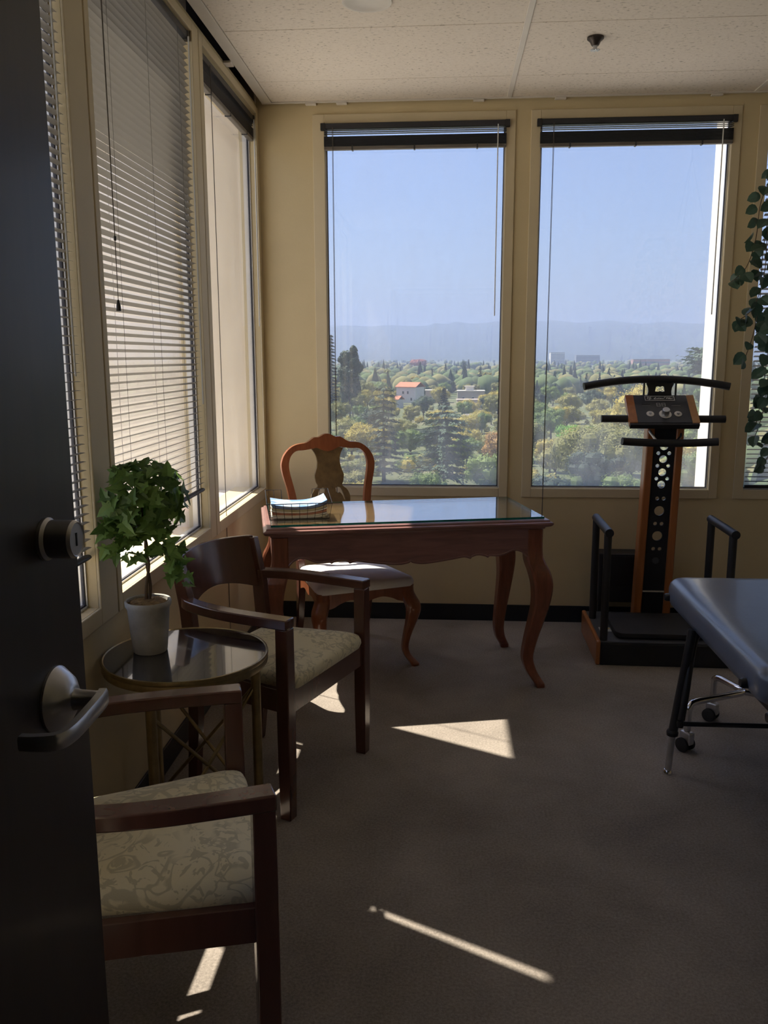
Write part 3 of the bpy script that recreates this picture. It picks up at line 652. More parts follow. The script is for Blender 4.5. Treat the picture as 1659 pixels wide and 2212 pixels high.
# ------------------------------------------------------------------ round side table
ST = thing('side_table', 'round side table with black glass top, brass rim and crossed legs', 'side table', (.243, -2.335, 0), R(20))
ZS_ = .618; RT = .236
MB().lathe([(.0005, ZS_-.008), (RT-.004, ZS_-.008), (RT-.004, ZS_-.0005), (.0005, ZS_-.0005)], 64).build('glass_top', M['blackglass'], ST, 30)
pr_ = [(RT-.005, ZS_-.011), (RT+.001, ZS_-.012), (RT+.003, ZS_-.006), (RT+.002, ZS_+.001), (RT-.002, ZS_+.002), (RT-.005, ZS_-.0005)]
def torus_prof(name, prof, mat, par):
    mb = MB(); n = 72; rings = [[(r*math.cos(2*math.pi*j/n), r*math.sin(2*math.pi*j/n), z) for r, z in prof] for j in range(n)]
    mb.loft(rings+[rings[0]], cap=False); return mb.build(name, mat, par, 50)
torus_prof('rim', pr_, M['brass'], ST)
torus_prof('lower_rim', [(RT-.006, ZS_-.030), (RT, ZS_-.031), (RT+.002, ZS_-.025), (RT, ZS_-.013), (RT-.006, ZS_-.013)], M['brass'], ST)
LA = [R(-2.5), R(-122.5), R(117.5)]
for a in LA:
    c, s_ = math.cos(a), math.sin(a)
    MB().tube([(c*.200, s_*.200, .0), (c*.200, s_*.200, ZS_-.03)], .0145, 12).build('leg', M['brass'], ST, 40)
    MB().lathe([(.0005, 0), (.016, .0), (.016, .012), (.0126, .02)], 14, (c*.2, s_*.2, 0)).build('foot_cap', M['black'], ST, 30)
    MB().lathe([(.019, .0), (.019, .016), (.0126, .022)], 14, (c*.2, s_*.2, ZS_-.058)).build('collar', M['black'], ST, 30)
for i in range(3):
    a, b = LA[i], LA[(i+1) % 3]
    for z0, z1 in ((.10, .50), (.50, .10)):
        MB().tube([(math.cos(a)*.198, math.sin(a)*.198, z0), (math.cos(b)*.198, math.sin(b)*.198, z1)], .0055, 8).build('cross_rod', M['brass'], ST, 40)

# ------------------------------------------------------------------ potted ivy topiary
PX, PY, PZ = .133, -2.322, ZS_+.0001
IV = thing('potted_ivy', 'round ivy topiary in a grey pot on the round side table', 'plant', (PX, PY, PZ))
MB().lathe([(.0005, 0), (.047, 0), (.049, .003), (.055, .06), (.0605, .132), (.066, .140), (.067, .152), (.0645, .156), (.060, .154), (.058, .140), (.0005, .138)], 40).build('pot', M['conc'], IV, 40)
rnd = random.Random(3)
mb = MB(); mb.lathe([(.0005, .135), (.058, .139), (.050, .150), (.03, .156), (.0005, .157)], 24)
for k in range(90):
    r = .054*math.sqrt(rnd.random()); a = rnd.random()*6.28; z = .146+.010*(1-(r/.054)**2); s_ = rnd.uniform(.003, .0075)
    rot = Matrix.Translation((r*math.cos(a), r*math.sin(a), z)) @ Matrix.Rotation(rnd.random()*6, 4, 'Z') @ Matrix.Rotation(rnd.uniform(-.6, .6), 4, 'X')
    mb.box(-s_, s_, -s_*.45, s_*.45, -.002, .0022, mat=rot)
mb.build('moss_mulch', M['moss'], IV)
C0 = Vector((-.002, .003, .450)); RC = .120
st1 = catmull([(.004, 0, .15), (.008, .004, .20), (.0, .006, .26), (.006, 0, .31), (-.002, .004, .36), (-.006, .004, .43)], 5)
st2 = catmull([(-.006, .004, .15), (.0, -.006, .20), (.009, -.002, .26), (-.002, .008, .31), (.006, .002, .37), (.02, 0, .42)], 5)
for s_ in (st1, st2): MB().tube(s_, [.0052-.0022*i/len(s_) for i in range(len(s_))], 8).build('stem', M['bark'], IV, 50)
def ivy_leaf(fold):
    P = [(0, -.02), (.16, -.10), (.36, -.06), (.27, .12), (.52, .28), (.26, .36), (.20, .62), (0, 1.0)]
    half = P; left = [(-a, b) for a, b in P[::-1][1:-1]]
    ring = half+left; n = len(ring)
    vs = [(a, b, abs(a)*fold-.18*(b-.3)**2) for a, b in ring] + [(0, .28, 0)]
    me = bpy.data.meshes.new('leaf'); me.from_pydata(vs, [], [(i, (i+1) % n, n) for i in range(n)]); me.materials.append(M['ivy']); return me
IVM = [ivy_leaf(f) for f in (.10, .25, .38)]
def put_leaf(mes, parent, pos, nrm, size, roll, rnd, name='leaf'):
    o = obj_from(name, rnd.choice(mes), parent); q = nrm.to_track_quat('Z', 'Y') @ Matrix.Rotation(roll, 3, 'Z').to_quaternion()
    o.rotation_mode = 'QUATERNION'; o.rotation_quaternion = q; o.location = pos; o.scale = (size,)*3; return o
k = 0
while k < 232:
    dv = Vector((rnd.gauss(0, 1), rnd.gauss(0, 1), rnd.gauss(0, 1))).normalized()
    rr = RC*(rnd.uniform(.80, 1.03) if rnd.random() < .8 else rnd.uniform(.4, .8)); pos = C0+Vector((dv.x*rr*1.05, dv.y*rr, dv.z*rr*.98))
    if pos.x+PX < .052: continue
    nrm = (dv+Vector((0, -.25, .35))+Vector((rnd.gauss(0, .35), rnd.gauss(0, .35), rnd.gauss(0, .3)))).normalized()
    put_leaf(IVM, IV, pos, nrm, rnd.uniform(.043, .056), rnd.uniform(0, 6.28), rnd); k += 1
for c, n, sp_ in ((Vector((.060, -.02, .310)), 18, .030), (Vector((.098, -.01, .245)), 12, .022), (Vector((-.062, -.055, .345)), 20, .036), (Vector((.020, -.03, .30)), 10, .024), (Vector((-.085, -.075, .41)), 14, .030)):
    for j in range(n):
        pos = c+Vector((rnd.gauss(0, sp_), rnd.gauss(0, sp_*.8), rnd.gauss(0, sp_*.7)))
        if pos.x+PX < .052: pos.x = .052-PX+rnd.random()*.02
        nrm = Vector((rnd.gauss(0, .4)+.1, -.7+rnd.gauss(0, .4), .6+rnd.gauss(0, .3))).normalized()
        put_leaf(IVM, IV, pos, nrm, rnd.uniform(.034, .047), rnd.uniform(0, 6.28), rnd)
for (a, b) in (((0, .0, .36), (.06, -.02, .30)), ((.03, -.01, .33), (.10, -.01, .235)), ((-.01, 0, .38), (-.065, -.055, .32)), ((-.02, 0, .42), (-.09, -.08, .40)), ((0, 0, .36), (.02, -.03, .27))):
    a, b = Vector(a), Vector(b); MB().tube(catmull([a, (a+b)/2+Vector((0, 0, .012)), b], 4), .0013, 5).build('twig', M['bark'], IV)
# ------------------------------------------------------------------ vibration exercise machine
VM = thing('vibration_machine', 'upright vibration exercise machine with wood rails and control console', 'exercise machine', (2.06, -.435, 0), R(-1.0))
HB = .325
MB().box(-HB+.02, HB-.02, -.255, .255, 0, .112).build('base', M['blackp'], VM, bevel=.006)
MB().box(-HB+.02, HB-.02, -.250, .250, .112, .119).build('deck', M['graytop'], VM, bevel=.002)
for s_ in (-1, 1):
    x0, x1 = sorted((s_*HB, s_*(HB-.022)))
    MB().box(x0, x1, -.256, .256, 0, .124).build('side_panel', M['orange'], VM, bevel=.008)
def rr2(x0, x1, y0, y1, r, n=5):
    out = []
    for cx, cy_, a0 in ((x1-r, y0+r, -90), (x1-r, y1-r, 0), (x0+r, y1-r, 90), (x0+r, y0+r, 180)):
        for k in range(n+1): a = R(a0+90*k/n); out.append((cx+r*math.cos(a), cy_+r*math.sin(a)))
    return out
MB().plate([rr2(-.225, .225, -.215, .14, .045)], .128, .150, lambda a, b, t: (a, b, t)).build('foot_plate', M['rubber'], VM, 30, bevel=.004)
MB().box(-.20, .20, -.19, .12, .118, .129).build('plate_mount', M['black'], VM)
st = MB().box(-.282, -.225, -.095, -.030, .1192, .1196).build('warning_sticker', pbr('sticker_white', (.55, .55, .52), .5), VM)
MB().box(-.240, -.228, -.055, -.038, .1196, .1198).build('sticker_patch', pbr('sticker_yellow', (.6, .42, .05), .5), st)
MB().box(-.262, -.252, -.046, -.040, .1196, .1198).build('sticker_mark', M['black'], st)
# side handle rails
for s_ in (-1, 1):
    x = s_*.287; g = 'handle_rail'
    MB().tube([(x, .145, .652), (x, -.262, .652)], .0205, 16).build('handle_bar', M['blackp'], VM, 40)
    for y in (.128, -.226): MB().tube([(x, y, .118), (x, y, .640)], .0185, 16).build('handle_post', M['blackp'], VM, 40)
# column: leans toward the user
Y0, Y1, Z0, Z1 = .195, .105, .119, 1.135
def colmap(a, b, t): k = (b-Z0)/(Z1-Z0); return (a+.022, Y0+(Y1-Y0)*k+t, b)
def cw(b): return 1.0-.06*(b-Z0)/(Z1-Z0)
for s_ in (-1, 1):
    x0, x1 = sorted((s_*.094, s_*.055))
    MB().plate([[(x0, Z0), (x1, Z0), (x1*.95, Z1), (x0*.95, Z1)]], -.038, .045, colmap).build('column_rail', M['orange'], VM, 30, bevel=.006)
holes = []
def hpx(v): return bz(v)
# holes: (height, x offset, radius)
H = [(1.028, 0, .021), (.992, -.026, .0095), (.992, .027, .0095), (.962, 0, .0195), (.928, -.026, .0095), (.928, .027, .0095), (.895, 0, .0195), (.862, -.026, .0095), (.862, .027, .0095), (.832, 0, .0195),
     (.760, -.015, .0098), (.760, .017, .0098), (.695, 0, .0250), (.627, -.015, .0098), (.627, .017, .0098), (.562, 0, .0255), (.493, -.015, .0098), (.493, .017, .0098)]
panel = [(-.056, Z0), (.056, Z0), (.053, Z1), (-.053, Z1)]
MB().plate([panel]+[circ(a, z, r, 20)[::-1] for z, a, r in H], -.026, -.014, colmap).build('column_panel', M['black'], VM, 30)
MB().tube([colmap(-.055, .262, -.03), colmap(.055, .262, -.03)], .006, 8).build('column_rod', M['steel'], VM, 40)
kn = MB().lathe([(.0005, .003), (.016, .002), (.018, 0), (.018, -.01), (.0005, -.01)], 20).build('column_knob', M['graytop'], VM, 40)
kn.location = colmap(0, .43, -.029); kn.rotation_euler = (R(90), 0, 0)
def arcbar(name, x0, x1, zc, bow, y, r, ybow=0):
    P = []
    for i in range(17):
        u = -1+i/8; P.append((x0+(x1-x0)*(u+1)/2, y-ybow*(u*u), zc-bow*u*u))
    return MB().tube(P, r, 14).build(name, M['blackp'], VM, 50)
arcbar('upper_bar', -.374, .338, 1.355, .036, .182, .0195, .03)
arcbar('middle_bar', -.292, .306, 1.163, .0, .085, .0185)
arcbar('lower_bar', -.206, .249, 1.052, -.010, -.005, .0190, .02)
# tilted console
K = Matrix.Translation((.003, .02, 1.150)) @ Matrix.Rotation(R(38), 4, 'X')
def kmap(a, b, t): return K @ Vector((a, b, t))
CW0, CW1, CH = .166, .164, .205
MB().plate([[(-CW0+.038, 0), (CW0-.034, 0), (CW0-.034, CH), (-CW0+.034, CH)]], -.028, .0, kmap).build('console', pbr('console_face', (.035, .038, .046), .4), VM, 30, bevel=.002)
for x0, x1, m_ in ((-CW0-.002, -CW0+.038, 'orange'), (CW0-.034, CW0+.002, 'tan')): MB().plate([[(x0, -.001), (x1, -.001), (x1, CH+.001), (x0, CH+.001)]], -.030, .0015, kmap).build('console_cheek', M[m_], VM, 30, bevel=.003)
MB().plate([[(-CW0, -.014), (CW0, -.014), (CW0, 0), (-CW0, 0)]], -.03, -.002, kmap).build('console_lip', M['blackp'], VM, 30, bevel=.003)
sil = pbr('silver_print', (.85, .85, .85), .5)
def frame2(a0, a1, b0, b1, w, t): 
    mb = MB()
    for q in ((a0, a1, b0, b0+w), (a0, a1, b1-w, b1), (a0, a0+w, b0, b1), (a1-w, a1, b0, b1)): mb.plate([[(q[0], q[2]), (q[1], q[2]), (q[1], q[3]), (q[0], q[3])]], .0, t, kmap)
    return mb
frame2(-.073, .072, .163, .196, .0022, .0006).build('logo_frame', sil, VM)
# script lettering: running pen strokes
S = [[(-.061, .186), (-.055, .189), (-.059, .181), (-.063, .175), (-.055, .177)], [(-.050, .188), (-.053, .180), (-.046, .184), (-.042, .190), (-.049, .176), (-.055, .168), (-.050, .171), (-.040, .179)],
     [(-.030, .174), (-.025, .180), (-.018, .187), (-.021, .181), (-.026, .174), (-.017, .175), (-.010, .181), (-.014, .175), (-.007, .177), (-.002, .184), (-.005, .176), (.001, .176), (.006, .182), (.003, .175), (.010, .177), (.013, .181), (.012, .175), (.020, .177), (.024, .186), (.029, .189)],
     [(.034, .187), (.032, .176), (.039, .182), (.042, .188), (.041, .175), (.046, .181), (.047, .175), (.051, .188), (.049, .176), (.055, .179), (.052, .174), (.060, .178), (.064, .182)]]
for s_ in S: MB().tube([kmap(a, b, .0006) for a, b in cat2(s_, 4)], .0011, 5).build('logo_script', sil, VM)
mb = MB()
for cx in (-.013, .012):          # "88"
    w, h = .0082, .0115; b0 = .131
    for a0, a1, c0, c1 in [(-w, w, -h-.001, -h+.0014), (-w, w, -.0012, .0012), (-w, w, h-.0014, h+.001), (-w-.001, -w+.0014, -h, 0), (w-.0014, w+.001, -h, 0), (-w-.001, -w+.0014, 0, h), (w-.0014, w+.001, 0, h)]:
        mb.plate([[(cx+a0, b0+c0), (cx+a1, b0+c0), (cx+a1, b0+c1), (cx+a0, b0+c1)]], 0, .0006, kmap)
mb.build('digit_display', pbr('display_grey', (.50, .50, .51), .5), VM, label='grey digits 88')
for a0, a1 in ((-.095, -.053), (.05, .093)):
    MB().plate([[(a0, .131), (a1, .131), (a1, .135), (a0, .135)]], 0, .0006, kmap).build('label_strip', M['black'], VM)
    MB().plate([[(a0, .122), (a1, .122), (a1, .127), (a0, .127)]], 0, .0006, kmap).build('label_strip', pbr('label_grey', (.12, .12, .13), .5), VM)
for a, b, r, kk in ((-.062, .062, .0185, 0), (.010, .060, .030, 1), (.072, .062, .0185, 0)):
    o = MB().lathe([(.0005, .0), (r, .0), (r, .002), (.0005, .0025)], 28).build('button_plate', pbr('satin_silver', (.72, .70, .67), .35, .4), VM, 30); o.matrix_local = K @ Matrix.Translation((a, b, .0003))
    if kk: n_ = MB().lathe([(.0005, .002), (.0185, .002), (.0175, .03), (.016, .032), (.0005, .032)], 28).build('dial', M['nickel'], VM, 30)
    else: n_ = MB().lathe([(.0005, .002), (.007, .002), (.0065, .009), (.0005, .0095)], 16).build('button', M['nickel'], VM, 30)
    n_.matrix_local = K @ Matrix.Translation((a, b, .0008))
# bracket plate behind the console with the book-shaped cut-out, joined to the upper bar
def pmap(a, b, t): return (a+.008, .188+t-.02*(b-1.25), b)
pl = [(-.066, 1.262), (.066, 1.262), (.060, 1.275), (.056, 1.292), (.058, 1.310), (.068, 1.334), (.072, 1.348), (-.072, 1.348), (-.068, 1.334), (-.058, 1.310), (-.056, 1.292), (-.060, 1.275)]
book = [(-.024, 1.294), (-.012, 1.292), (0, 1.295), (.012, 1.292), (.024, 1.294), (.020, 1.317), (.010, 1.320), (0, 1.316), (-.010, 1.320), (-.020, 1.317)]
MB().plate([pl, book[::-1]], 0, .012, pmap).build('book_plate', M['blackp'], VM, 30)
for s_ in (-1, 1): MB().box(.008+s_*.078-.004, .008+s_*.078+.004, .186, .198, 1.24, 1.335).build('strut', M['black'], VM)
# yoke under the console
MB().tube([(-.055, .10, 1.16), (-.055, .07, 1.10), (-.03, .03, 1.06)], .0075, 8).build('yoke', M['steel'], VM, 40)
MB().tube([(.095, .10, 1.16), (.095, .07, 1.08), (.06, .02, 1.055)], .006, 8).build('yoke', M['black'], VM, 40)
MB().box(-.075, .115, .09, .135, 1.125, 1.155).build('column_head', M['black'], VM, bevel=.004)

# ------------------------------------------------------------------ black box behind the machine
BB = thing('black_box', 'low black box with short legs against the wall behind the exercise machine', 'box', (1.955, -.085, 0))
MB().box(-.128, .128, -.060, .068, .16, .428).build('body', M['blackp'], BB, bevel=.006)
MB().box(-.118, .118, -.063, -.058, .25, .415).build('front_panel', M['black'], BB, bevel=.003)
for a in (-.108, .108):
    for b in (-.045, .055): MB().box(a-.016, a+.016, b-.012, b+.012, 0, .162).build('leg', M['black'], BB)

# ------------------------------------------------------------------ massage table
MT = thing('massage_table', 'black vinyl massage table on black legs beside the exercise machine', 'massage table', (2.235, -1.36, 0))
def pad(name, x0, x1, y0, y1, z0, z1, mat, r=.07, e=.035):
    rings = []
    for ins, z in ((e*.8, z0), (e*.25, z0+.012), (0, z0+.035), (0, z1-e), (e*.12, z1-e*.5), (e*.45, z1-e*.14), (e, z1), (e*2.4, z1+.003)):
        rings.append([(a, b, z) for a, b in rr2(x0+ins, x1-ins, y0+ins, y1-ins, max(.012, r-ins*.6), 6)])
    mb = MB(); mb.loft(rings); return mb.build(name, mat, MT, 50)
pad('top_pad', -.375, .375, -1.06, .0, .515, .626, M['vinyl'])
pad('second_pad', -.365, .365, -1.96, -1.075, .50, .600, M['vinylg'])
MB().box(-.33, .33, -1.92, -.06, .485, .518).build('under_frame', M['black'], MT, bevel=.006)
for s_ in (-1, 1):
    for yt, yf in ((-.39, -.41), (-1.62, -1.60)):
        lg = MB().tube([(s_*.372, yt, .53), (s_*.425, yf, .155)], .0165, 12).build('leg', M['black'], MT, 40)
        c = MB(); c.tube([(s_*.424, yf, .158), (s_*.434, yf-.002, .012)], .0115, 12); c.build('leg_extension', M['steel'], lg, 40)
        MB().lathe([(.0005, 0), (.018, 0), (.018, .006), (.0125, .016)], 16, (s_*.4345, yf-.002, 0)).build('foot_cap', M['chrome'], lg, 30)
        MB().lathe([(.020, 0), (.021, .012), (.017, .020)], 14, (s_*.426, yf, .146)).build('collar', M['blackp'], lg, 30)
    br = catmull([(s_*.405, -.435, .215), (s_*.390, -.42, .32), (s_*.372, -.39, .43), (s_*.345, -.34, .485), (s_*.30, -.29, .505)], 5)
    MB().tube(br, .0125, 10).build('brace', M['black'], MT, 40)
    for y, z in ((-.012 if False else -.07, .556), (-.93, .548), (-1.14, .535)):
        kx = s_*.372; k_ = MB().lathe([(.0005, -.004), (.0155, -.004), (.0155, .012), (.012, .02), (.0005, .022)], 16).build('knob', M['black'], MT, 30)
        k_.location = (kx, y, z); k_.rotation_euler = (0, s_*R(90), 0)
MB().tube([(-.412, -.435, .200), (.412, -.435, .200)], .0085, 10).build('cross_bar', M['black'], MT, 40)
for s_ in (-1, 1): MB().lathe([(.0005, -.013), (.011, -.012), (.013, 0), (.011, .012), (.0005, .013)], 12, (s_*.408, -.435, .200)).build('bar_end', M['black'], MT, 50)

# ------------------------------------------------------------------ chrome castered frame under the table
CF = thing('rolling_frame', 'bent chrome tube frame on black casters under the massage table', 'rolling frame', (0, 0, 0))
cs = [(1.915, -1.587), (2.095, -1.300)]
P = [(1.915, -1.587, .075), (1.915, -1.587, .155), (1.920, -1.583, .178), (1.940, -1.572, .190), (2.02, -1.535, .192), (2.12, -1.487, .192), (2.150, -1.468, .192), (2.157, -1.445, .192), (2.140, -1.412, .192), (2.108, -1.330, .192), (2.098, -1.306, .184), (2.095, -1.300, .165), (2.095, -1.300, .075)]
MB().tube(catmull(P, 4), .0125, 12).build('tube', M['chrome'], CF, 60)
for (x, y), rz in zip(cs, (R(35), R(50))):
    cst = MB().cbox((0, 0, .055), (.030, .048, .05)).build('caster', M['steel'], CF, bevel=.006); cst.location = (x, y, 0); cst.rotation_euler = (0, 0, rz)
    for s_ in (-1, 1):
        w_ = MB().lathe([(.0005, -.009), (.020, -.009), (.027, -.006), (.0275, 0), (.027, .006), (.020, .009), (.0005, .009)], 20).build('wheel', M['rubber'], cst, 40)
        w_.rotation_euler = (0, R(90), 0); w_.location = (s_*.018, .006, .0275)
# the seat it carries, hidden under the table
MB().tube([(2.15, -1.46, .192), (2.40, -1.58, .192), (2.52, -1.70, .19), (2.52, -1.70, .03)], .0125, 10).build('tube', M['chrome'], CF, 50)
cst = MB().cbox((0, 0, .045), (.03, .048, .05)).build('caster', M['steel'], CF, bevel=.006); cst.location = (2.52, -1.70, 0)
w_ = MB().lathe([(.0005, -.018), (.0275, -.018), (.0275, .018), (.0005, .018)], 20).build('wheel', M['rubber'], cst, 40); w_.rotation_euler = (0, R(90), 0); w_.location = (0, .006, .0275)

# ------------------------------------------------------------------ trailing vine plant hanging from the ceiling
HX_, HY_ = 2.50, -.98
VP = thing('hanging_plant', 'trailing vine plant with rounded leaves hanging by the window', 'plant', (HX_, HY_, 0))
MB().lathe([(.0005, 2.06), (.085, 2.06), (.115, 2.19), (.120, 2.20), (.112, 2.205), (.108, 2.19), (.0005, 2.185)], 28).build('pot', pbr('terracotta', (.32, .13, .07), .8, bmp=.2), VP, 40)
for k in range(3):
    a = k*2.094; MB().tube([(.116*math.cos(a), .116*math.sin(a), 2.20), (.004*math.cos(a), .004*math.sin(a), 2.66)], .0016, 5).build('hanger_wire', M['black'], VP)
MB().tube([(0, 0, 2.65), (0, 0, ZC+.004)], .0025, 6).build('hook', M['black'], VP)
rnd = random.Random(11)
def vleaf(fold):
    P = [(0, 0), (.22, .05), (.40, .25), (.42, .50), (.28, .78), (0, 1.0)]; ring = P+[(-a, b) for a, b in P[::-1][1:-1]]; n = len(ring)
    vs = [(a, b, abs(a)*fold-.25*(b-.4)**2) for a, b in ring]+[(0, .2, 0), (0, .7, -.02)]
    fs = [(i, (i+1) % n, n if ring[i][1]+ring[(i+1) % n][1] < .9 else n+1) for i in range(n)]+[(n, n+1, 3), (n, n+1, 3)][:0]
    me = bpy.data.meshes.new('leaf'); me.from_pydata(vs, [], [(i, (i+1) % n, n) for i in range(n)]); me.materials.append(M['vine']); return me
VMs = [vleaf(f) for f in (.12, .3)]
vines = [  # world x offsets from the pot centre, drop profile
 [(-.10, 0, 2.20), (-.20, -.02, 2.19), (-.255, -.02, 2.08), (-.27, -.03, 1.93), (-.30, -.03, 1.82), (-.36, -.03, 1.76)],
 [(-.09, -.05, 2.20), (-.17, -.06, 2.16), (-.235, -.07, 1.98), (-.24, -.07, 1.80), (-.27, -.06, 1.66), (-.34, -.05, 1.60)],
 [(-.10, .03, 2.20), (-.19, .02, 2.12), (-.22, .02, 1.90), (-.215, .03, 1.72), (-.235, .02, 1.56), (-.265, .02, 1.45)],
 [(-.08, -.08, 2.20), (-.15, -.09, 2.10), (-.19, -.09, 1.85), (-.185, -.10, 1.60), (-.20, -.09, 1.42), (-.195, -.09, 1.30)],
 [(-.11, 0, 2.20), (-.16, 0, 2.06), (-.17, .0, 1.75), (-.165, .01, 1.45), (-.18, .0, 1.24), (-.215, 0, 1.10)],
 [(-.06, -.1, 2.20), (-.12, -.11, 2.02), (-.135, -.12, 1.70), (-.14, -.11, 1.40), (-.16, -.11, 1.15), (-.20, -.10, 1.02)],
 [(-.04, .1, 2.20), (-.08, .13, 2.05), (-.10, .14, 1.8), (-.11, .14, 1.5)],
 [(.06, .08, 2.20), (.15, .1, 2.1), (.18, .1, 1.8), (.17, .1, 1.5)],
 [(-.05, -.1, 2.20), (-.10, -.13, 2.0), (-.115, -.13, 1.7), (-.12, -.14, 1.42), (-.13, -.13, 1.28)],
 [(-.09, .06, 2.20), (-.14, .07, 2.05), (-.155, .07, 1.78), (-.15, .08, 1.5), (-.165, .07, 1.3), (-.18, .07, 1.18)],
 [(-.03, -.11, 2.20), (-.08, -.15, 1.95), (-.10, -.16, 1.6), (-.105, -.15, 1.3), (-.13, -.15, 1.05)],
 [(.08, -.07, 2.20), (.16, -.1, 2.08), (.17, -.1, 1.75), (.19, -.11, 1.4)]]
for vi in vines:
    pts = catmull(vi, 10); MB().tube(pts, .0017, 5).build('vine_stem', M['bark'], VP)
    for i in range(4, len(pts), 3):
        q = pts[i]
        for rep in range(1 if rnd.random() < .45 else 2):
            dirv = Vector((rnd.gauss(-.35, .6), rnd.gauss(-.5, .5), rnd.gauss(.15, .35))).normalized()
            pos = q+dirv*.012
            # leaf hangs outward and down: its length axis (local y) points along dirv drooping
            yax = (dirv+Vector((0, 0, -.9))).normalized(); zax = Vector((rnd.gauss(0, .5), -1+rnd.gauss(0, .4), .4)).normalized(); zax = (zax-yax*zax.dot(yax)).normalized(); xax = yax.cross(zax)
            o = obj_from('leaf', rnd.choice(VMs), VP); s_ = rnd.uniform(.045, .066)
            mm = Matrix((xax, yax, zax)).transposed().to_4x4(); mm.translation = pos
            o.matrix_local = mm @ Matrix.Scale(s_, 4)
mb = MB(); mb.lathe([(.0005, 2.186), (.105, 2.188), (.06, 2.20), (.0005, 2.205)], 20); mb.build('soil', M['moss'], VP)
# ------------------------------------------------------------------ the valley outside
GZ = -24.0
def gmat():
    m, t, o = newmat('valley_ground'); b = N(t, 'BsdfPrincipled'); t.links.new(b.outputs[0], o.inputs[0]); b.inputs['Roughness'].default_value = 1
    f = noise(t, .02, 6, .6, .5, objco(t)); t.links.new(ramp(t, f, [(.35, (.07, .10, .03)), (.55, (.13, .14, .06)), (.7, (.20, .18, .11))]), b.inputs['Base Color']); return m
mb = MB(); mb.add([(-9000, -300, GZ), (9000, -300, GZ), (9000, 12000, GZ), (-9000, 12000, GZ)], [(0, 1, 2, 3)])
g = mb.build('ground_outside', gmat()); struct(g, 'valley ground outside far below')
mb = MB(); mb.box(-260, 260, -290, 62, GZ, GZ+.15); struct(mb.build('ground_bounce', pbr('bounce_paving', (.46, .44, .40), .9, var=.15, scale=.1)), 'unseen pale paving added far below to bounce light up')  # paving added out of view to bounce sunlight up to the ceiling
# hills
rid = [(-9000, 260), (-6000, 330), (-4000, 280), (-2600, 310), (-1900, 290), (-1192, 299), (-918, 302), (-736, 292), (-554, 303), (-283, 294), (-170, 298), (-103, 320), (9, 311), (99, 332), (255, 314), (389, 322), (522, 334), (877, 332), (1053, 340), (1295, 317), (1535, 338), (1711, 319), (1885, 305), (2101, 322), (2361, 303), (2619, 310), (3400, 330), (5000, 290), (9000, 300)]
rp_ = catmull([(x, h, 0) for x, h in rid], 5); rn = random.Random(5)
rows = []
for k, (y, f) in enumerate(((5200, 0), (6000, .10), (6700, .28), (7300, .50), (7900, .78), (8500, 1.0), (9400, .8), (11000, 0))):
    rows.append([(q.x*(y/8500), y+(rn.uniform(-160, 160) if 0 < f < 1 else 0), GZ+(q.y-GZ)*f+(rn.uniform(-1, 1)*18*math.sin(f*3.14) if f < 1 else rn.uniform(-1.5, 1.5))) for q in rp_])
mb = MB(); mb.loft(rows, cap=False, closed=False)
hm = pbr('hill_scrub', (.045, .06, .035), 1, var=.5, scale=.004, spec=0)
struct(mb.build('hills', hm, smooth=80), 'long hazy ridge of hills on the horizon')
# radio masts on the ridge
for x, h, lab in ((-563, 125, 'tall thin radio mast on the hazy ridge'), (-470, 70, 'shorter thin radio mast on the hazy ridge')):
    t = thing('radio_mast', lab, 'mast', (x, 8495, 296)); mb = MB(); mb.tube([(0, 0, 0), (0, 0, h)], [4.5, 3.0], 6); mb.build('mast_tower', M['slab'], t)
    MB().tube([(0, 0, h), (0, 0, h+14)], 1.5, 5).build('antenna', M['slab'], t)

# ---- tree meshes
LC = {'green': leafmat('tree_green', (0.068, 0.137, 0.030), (0.194, 0.273, 0.059), .3, .7, obj=True), 'yellow': leafmat('tree_yellow', (0.273, 0.273, 0.046), (0.524, 0.433, 0.084), .35, .7, obj=True),
      'olive': leafmat('tree_olive', (0.177, 0.201, 0.053), (0.355, 0.331, 0.095), .3, .7, obj=True), 'dark': leafmat('tree_dark', (0.025, 0.052, 0.032), (0.061, 0.102, 0.049), .2, .7, obj=True),
      'cedar': leafmat('tree_cedar', (0.049, 0.096, 0.056), (0.096, 0.154, 0.079), .2, .7, obj=True), 'bright': leafmat('tree_bright', (0.105, 0.280, 0.021), (0.210, 0.455, 0.052), .4, .7, obj=True),
      'orange': leafmat('tree_orange', (0.350, 0.210, 0.052), (0.525, 0.333, 0.105), .35, .7, obj=True), 'red': leafmat('tree_red', (0.329, 0.095, 0.071), (0.446, 0.174, 0.126), .3, .7, obj=True)}
TB = pbr('tree_bark', (.06, .045, .03), .9)
def clump(mb, c, r, rnd, n, size, flat=.0):
    for _ in range(n):
        d = Vector((rnd.gauss(0, 1), rnd.gauss(0, 1), rnd.gauss(0, 1)*(1-flat))).normalized(); p = c+d*r*rnd.uniform(.75, 1.08)
        u = Vector((rnd.gauss(0, 1), rnd.gauss(0, 1), rnd.gauss(0, .6))).normalized(); w = d.cross(u)
        w = w.normalized() if w.length > .01 else Vector((1, 0, 0)); u = (w.cross(d)+d*rnd.gauss(0, .5)).normalized(); s = size*rnd.uniform(.6, 1.3)
        mb.add([p-u*s-w*s*.6, p+u*s-w*s*.5, p+u*s*.8+w*s*.6, p-u*s*.7+w*s*.7], [(0, 1, 2, 3)])
def core(mb, c, r, rnd):
    vs = []; n = 7
    rings = []
    for i in range(1, 5):
        a = math.pi*i/5; rings.append([c+Vector((math.sin(a)*math.cos(2*math.pi*j/n), math.sin(a)*math.sin(2*math.pi*j/n), math.cos(a)))*r*rnd.uniform(.82, 1.0) for j in range(n)])
    mb.loft(rings)
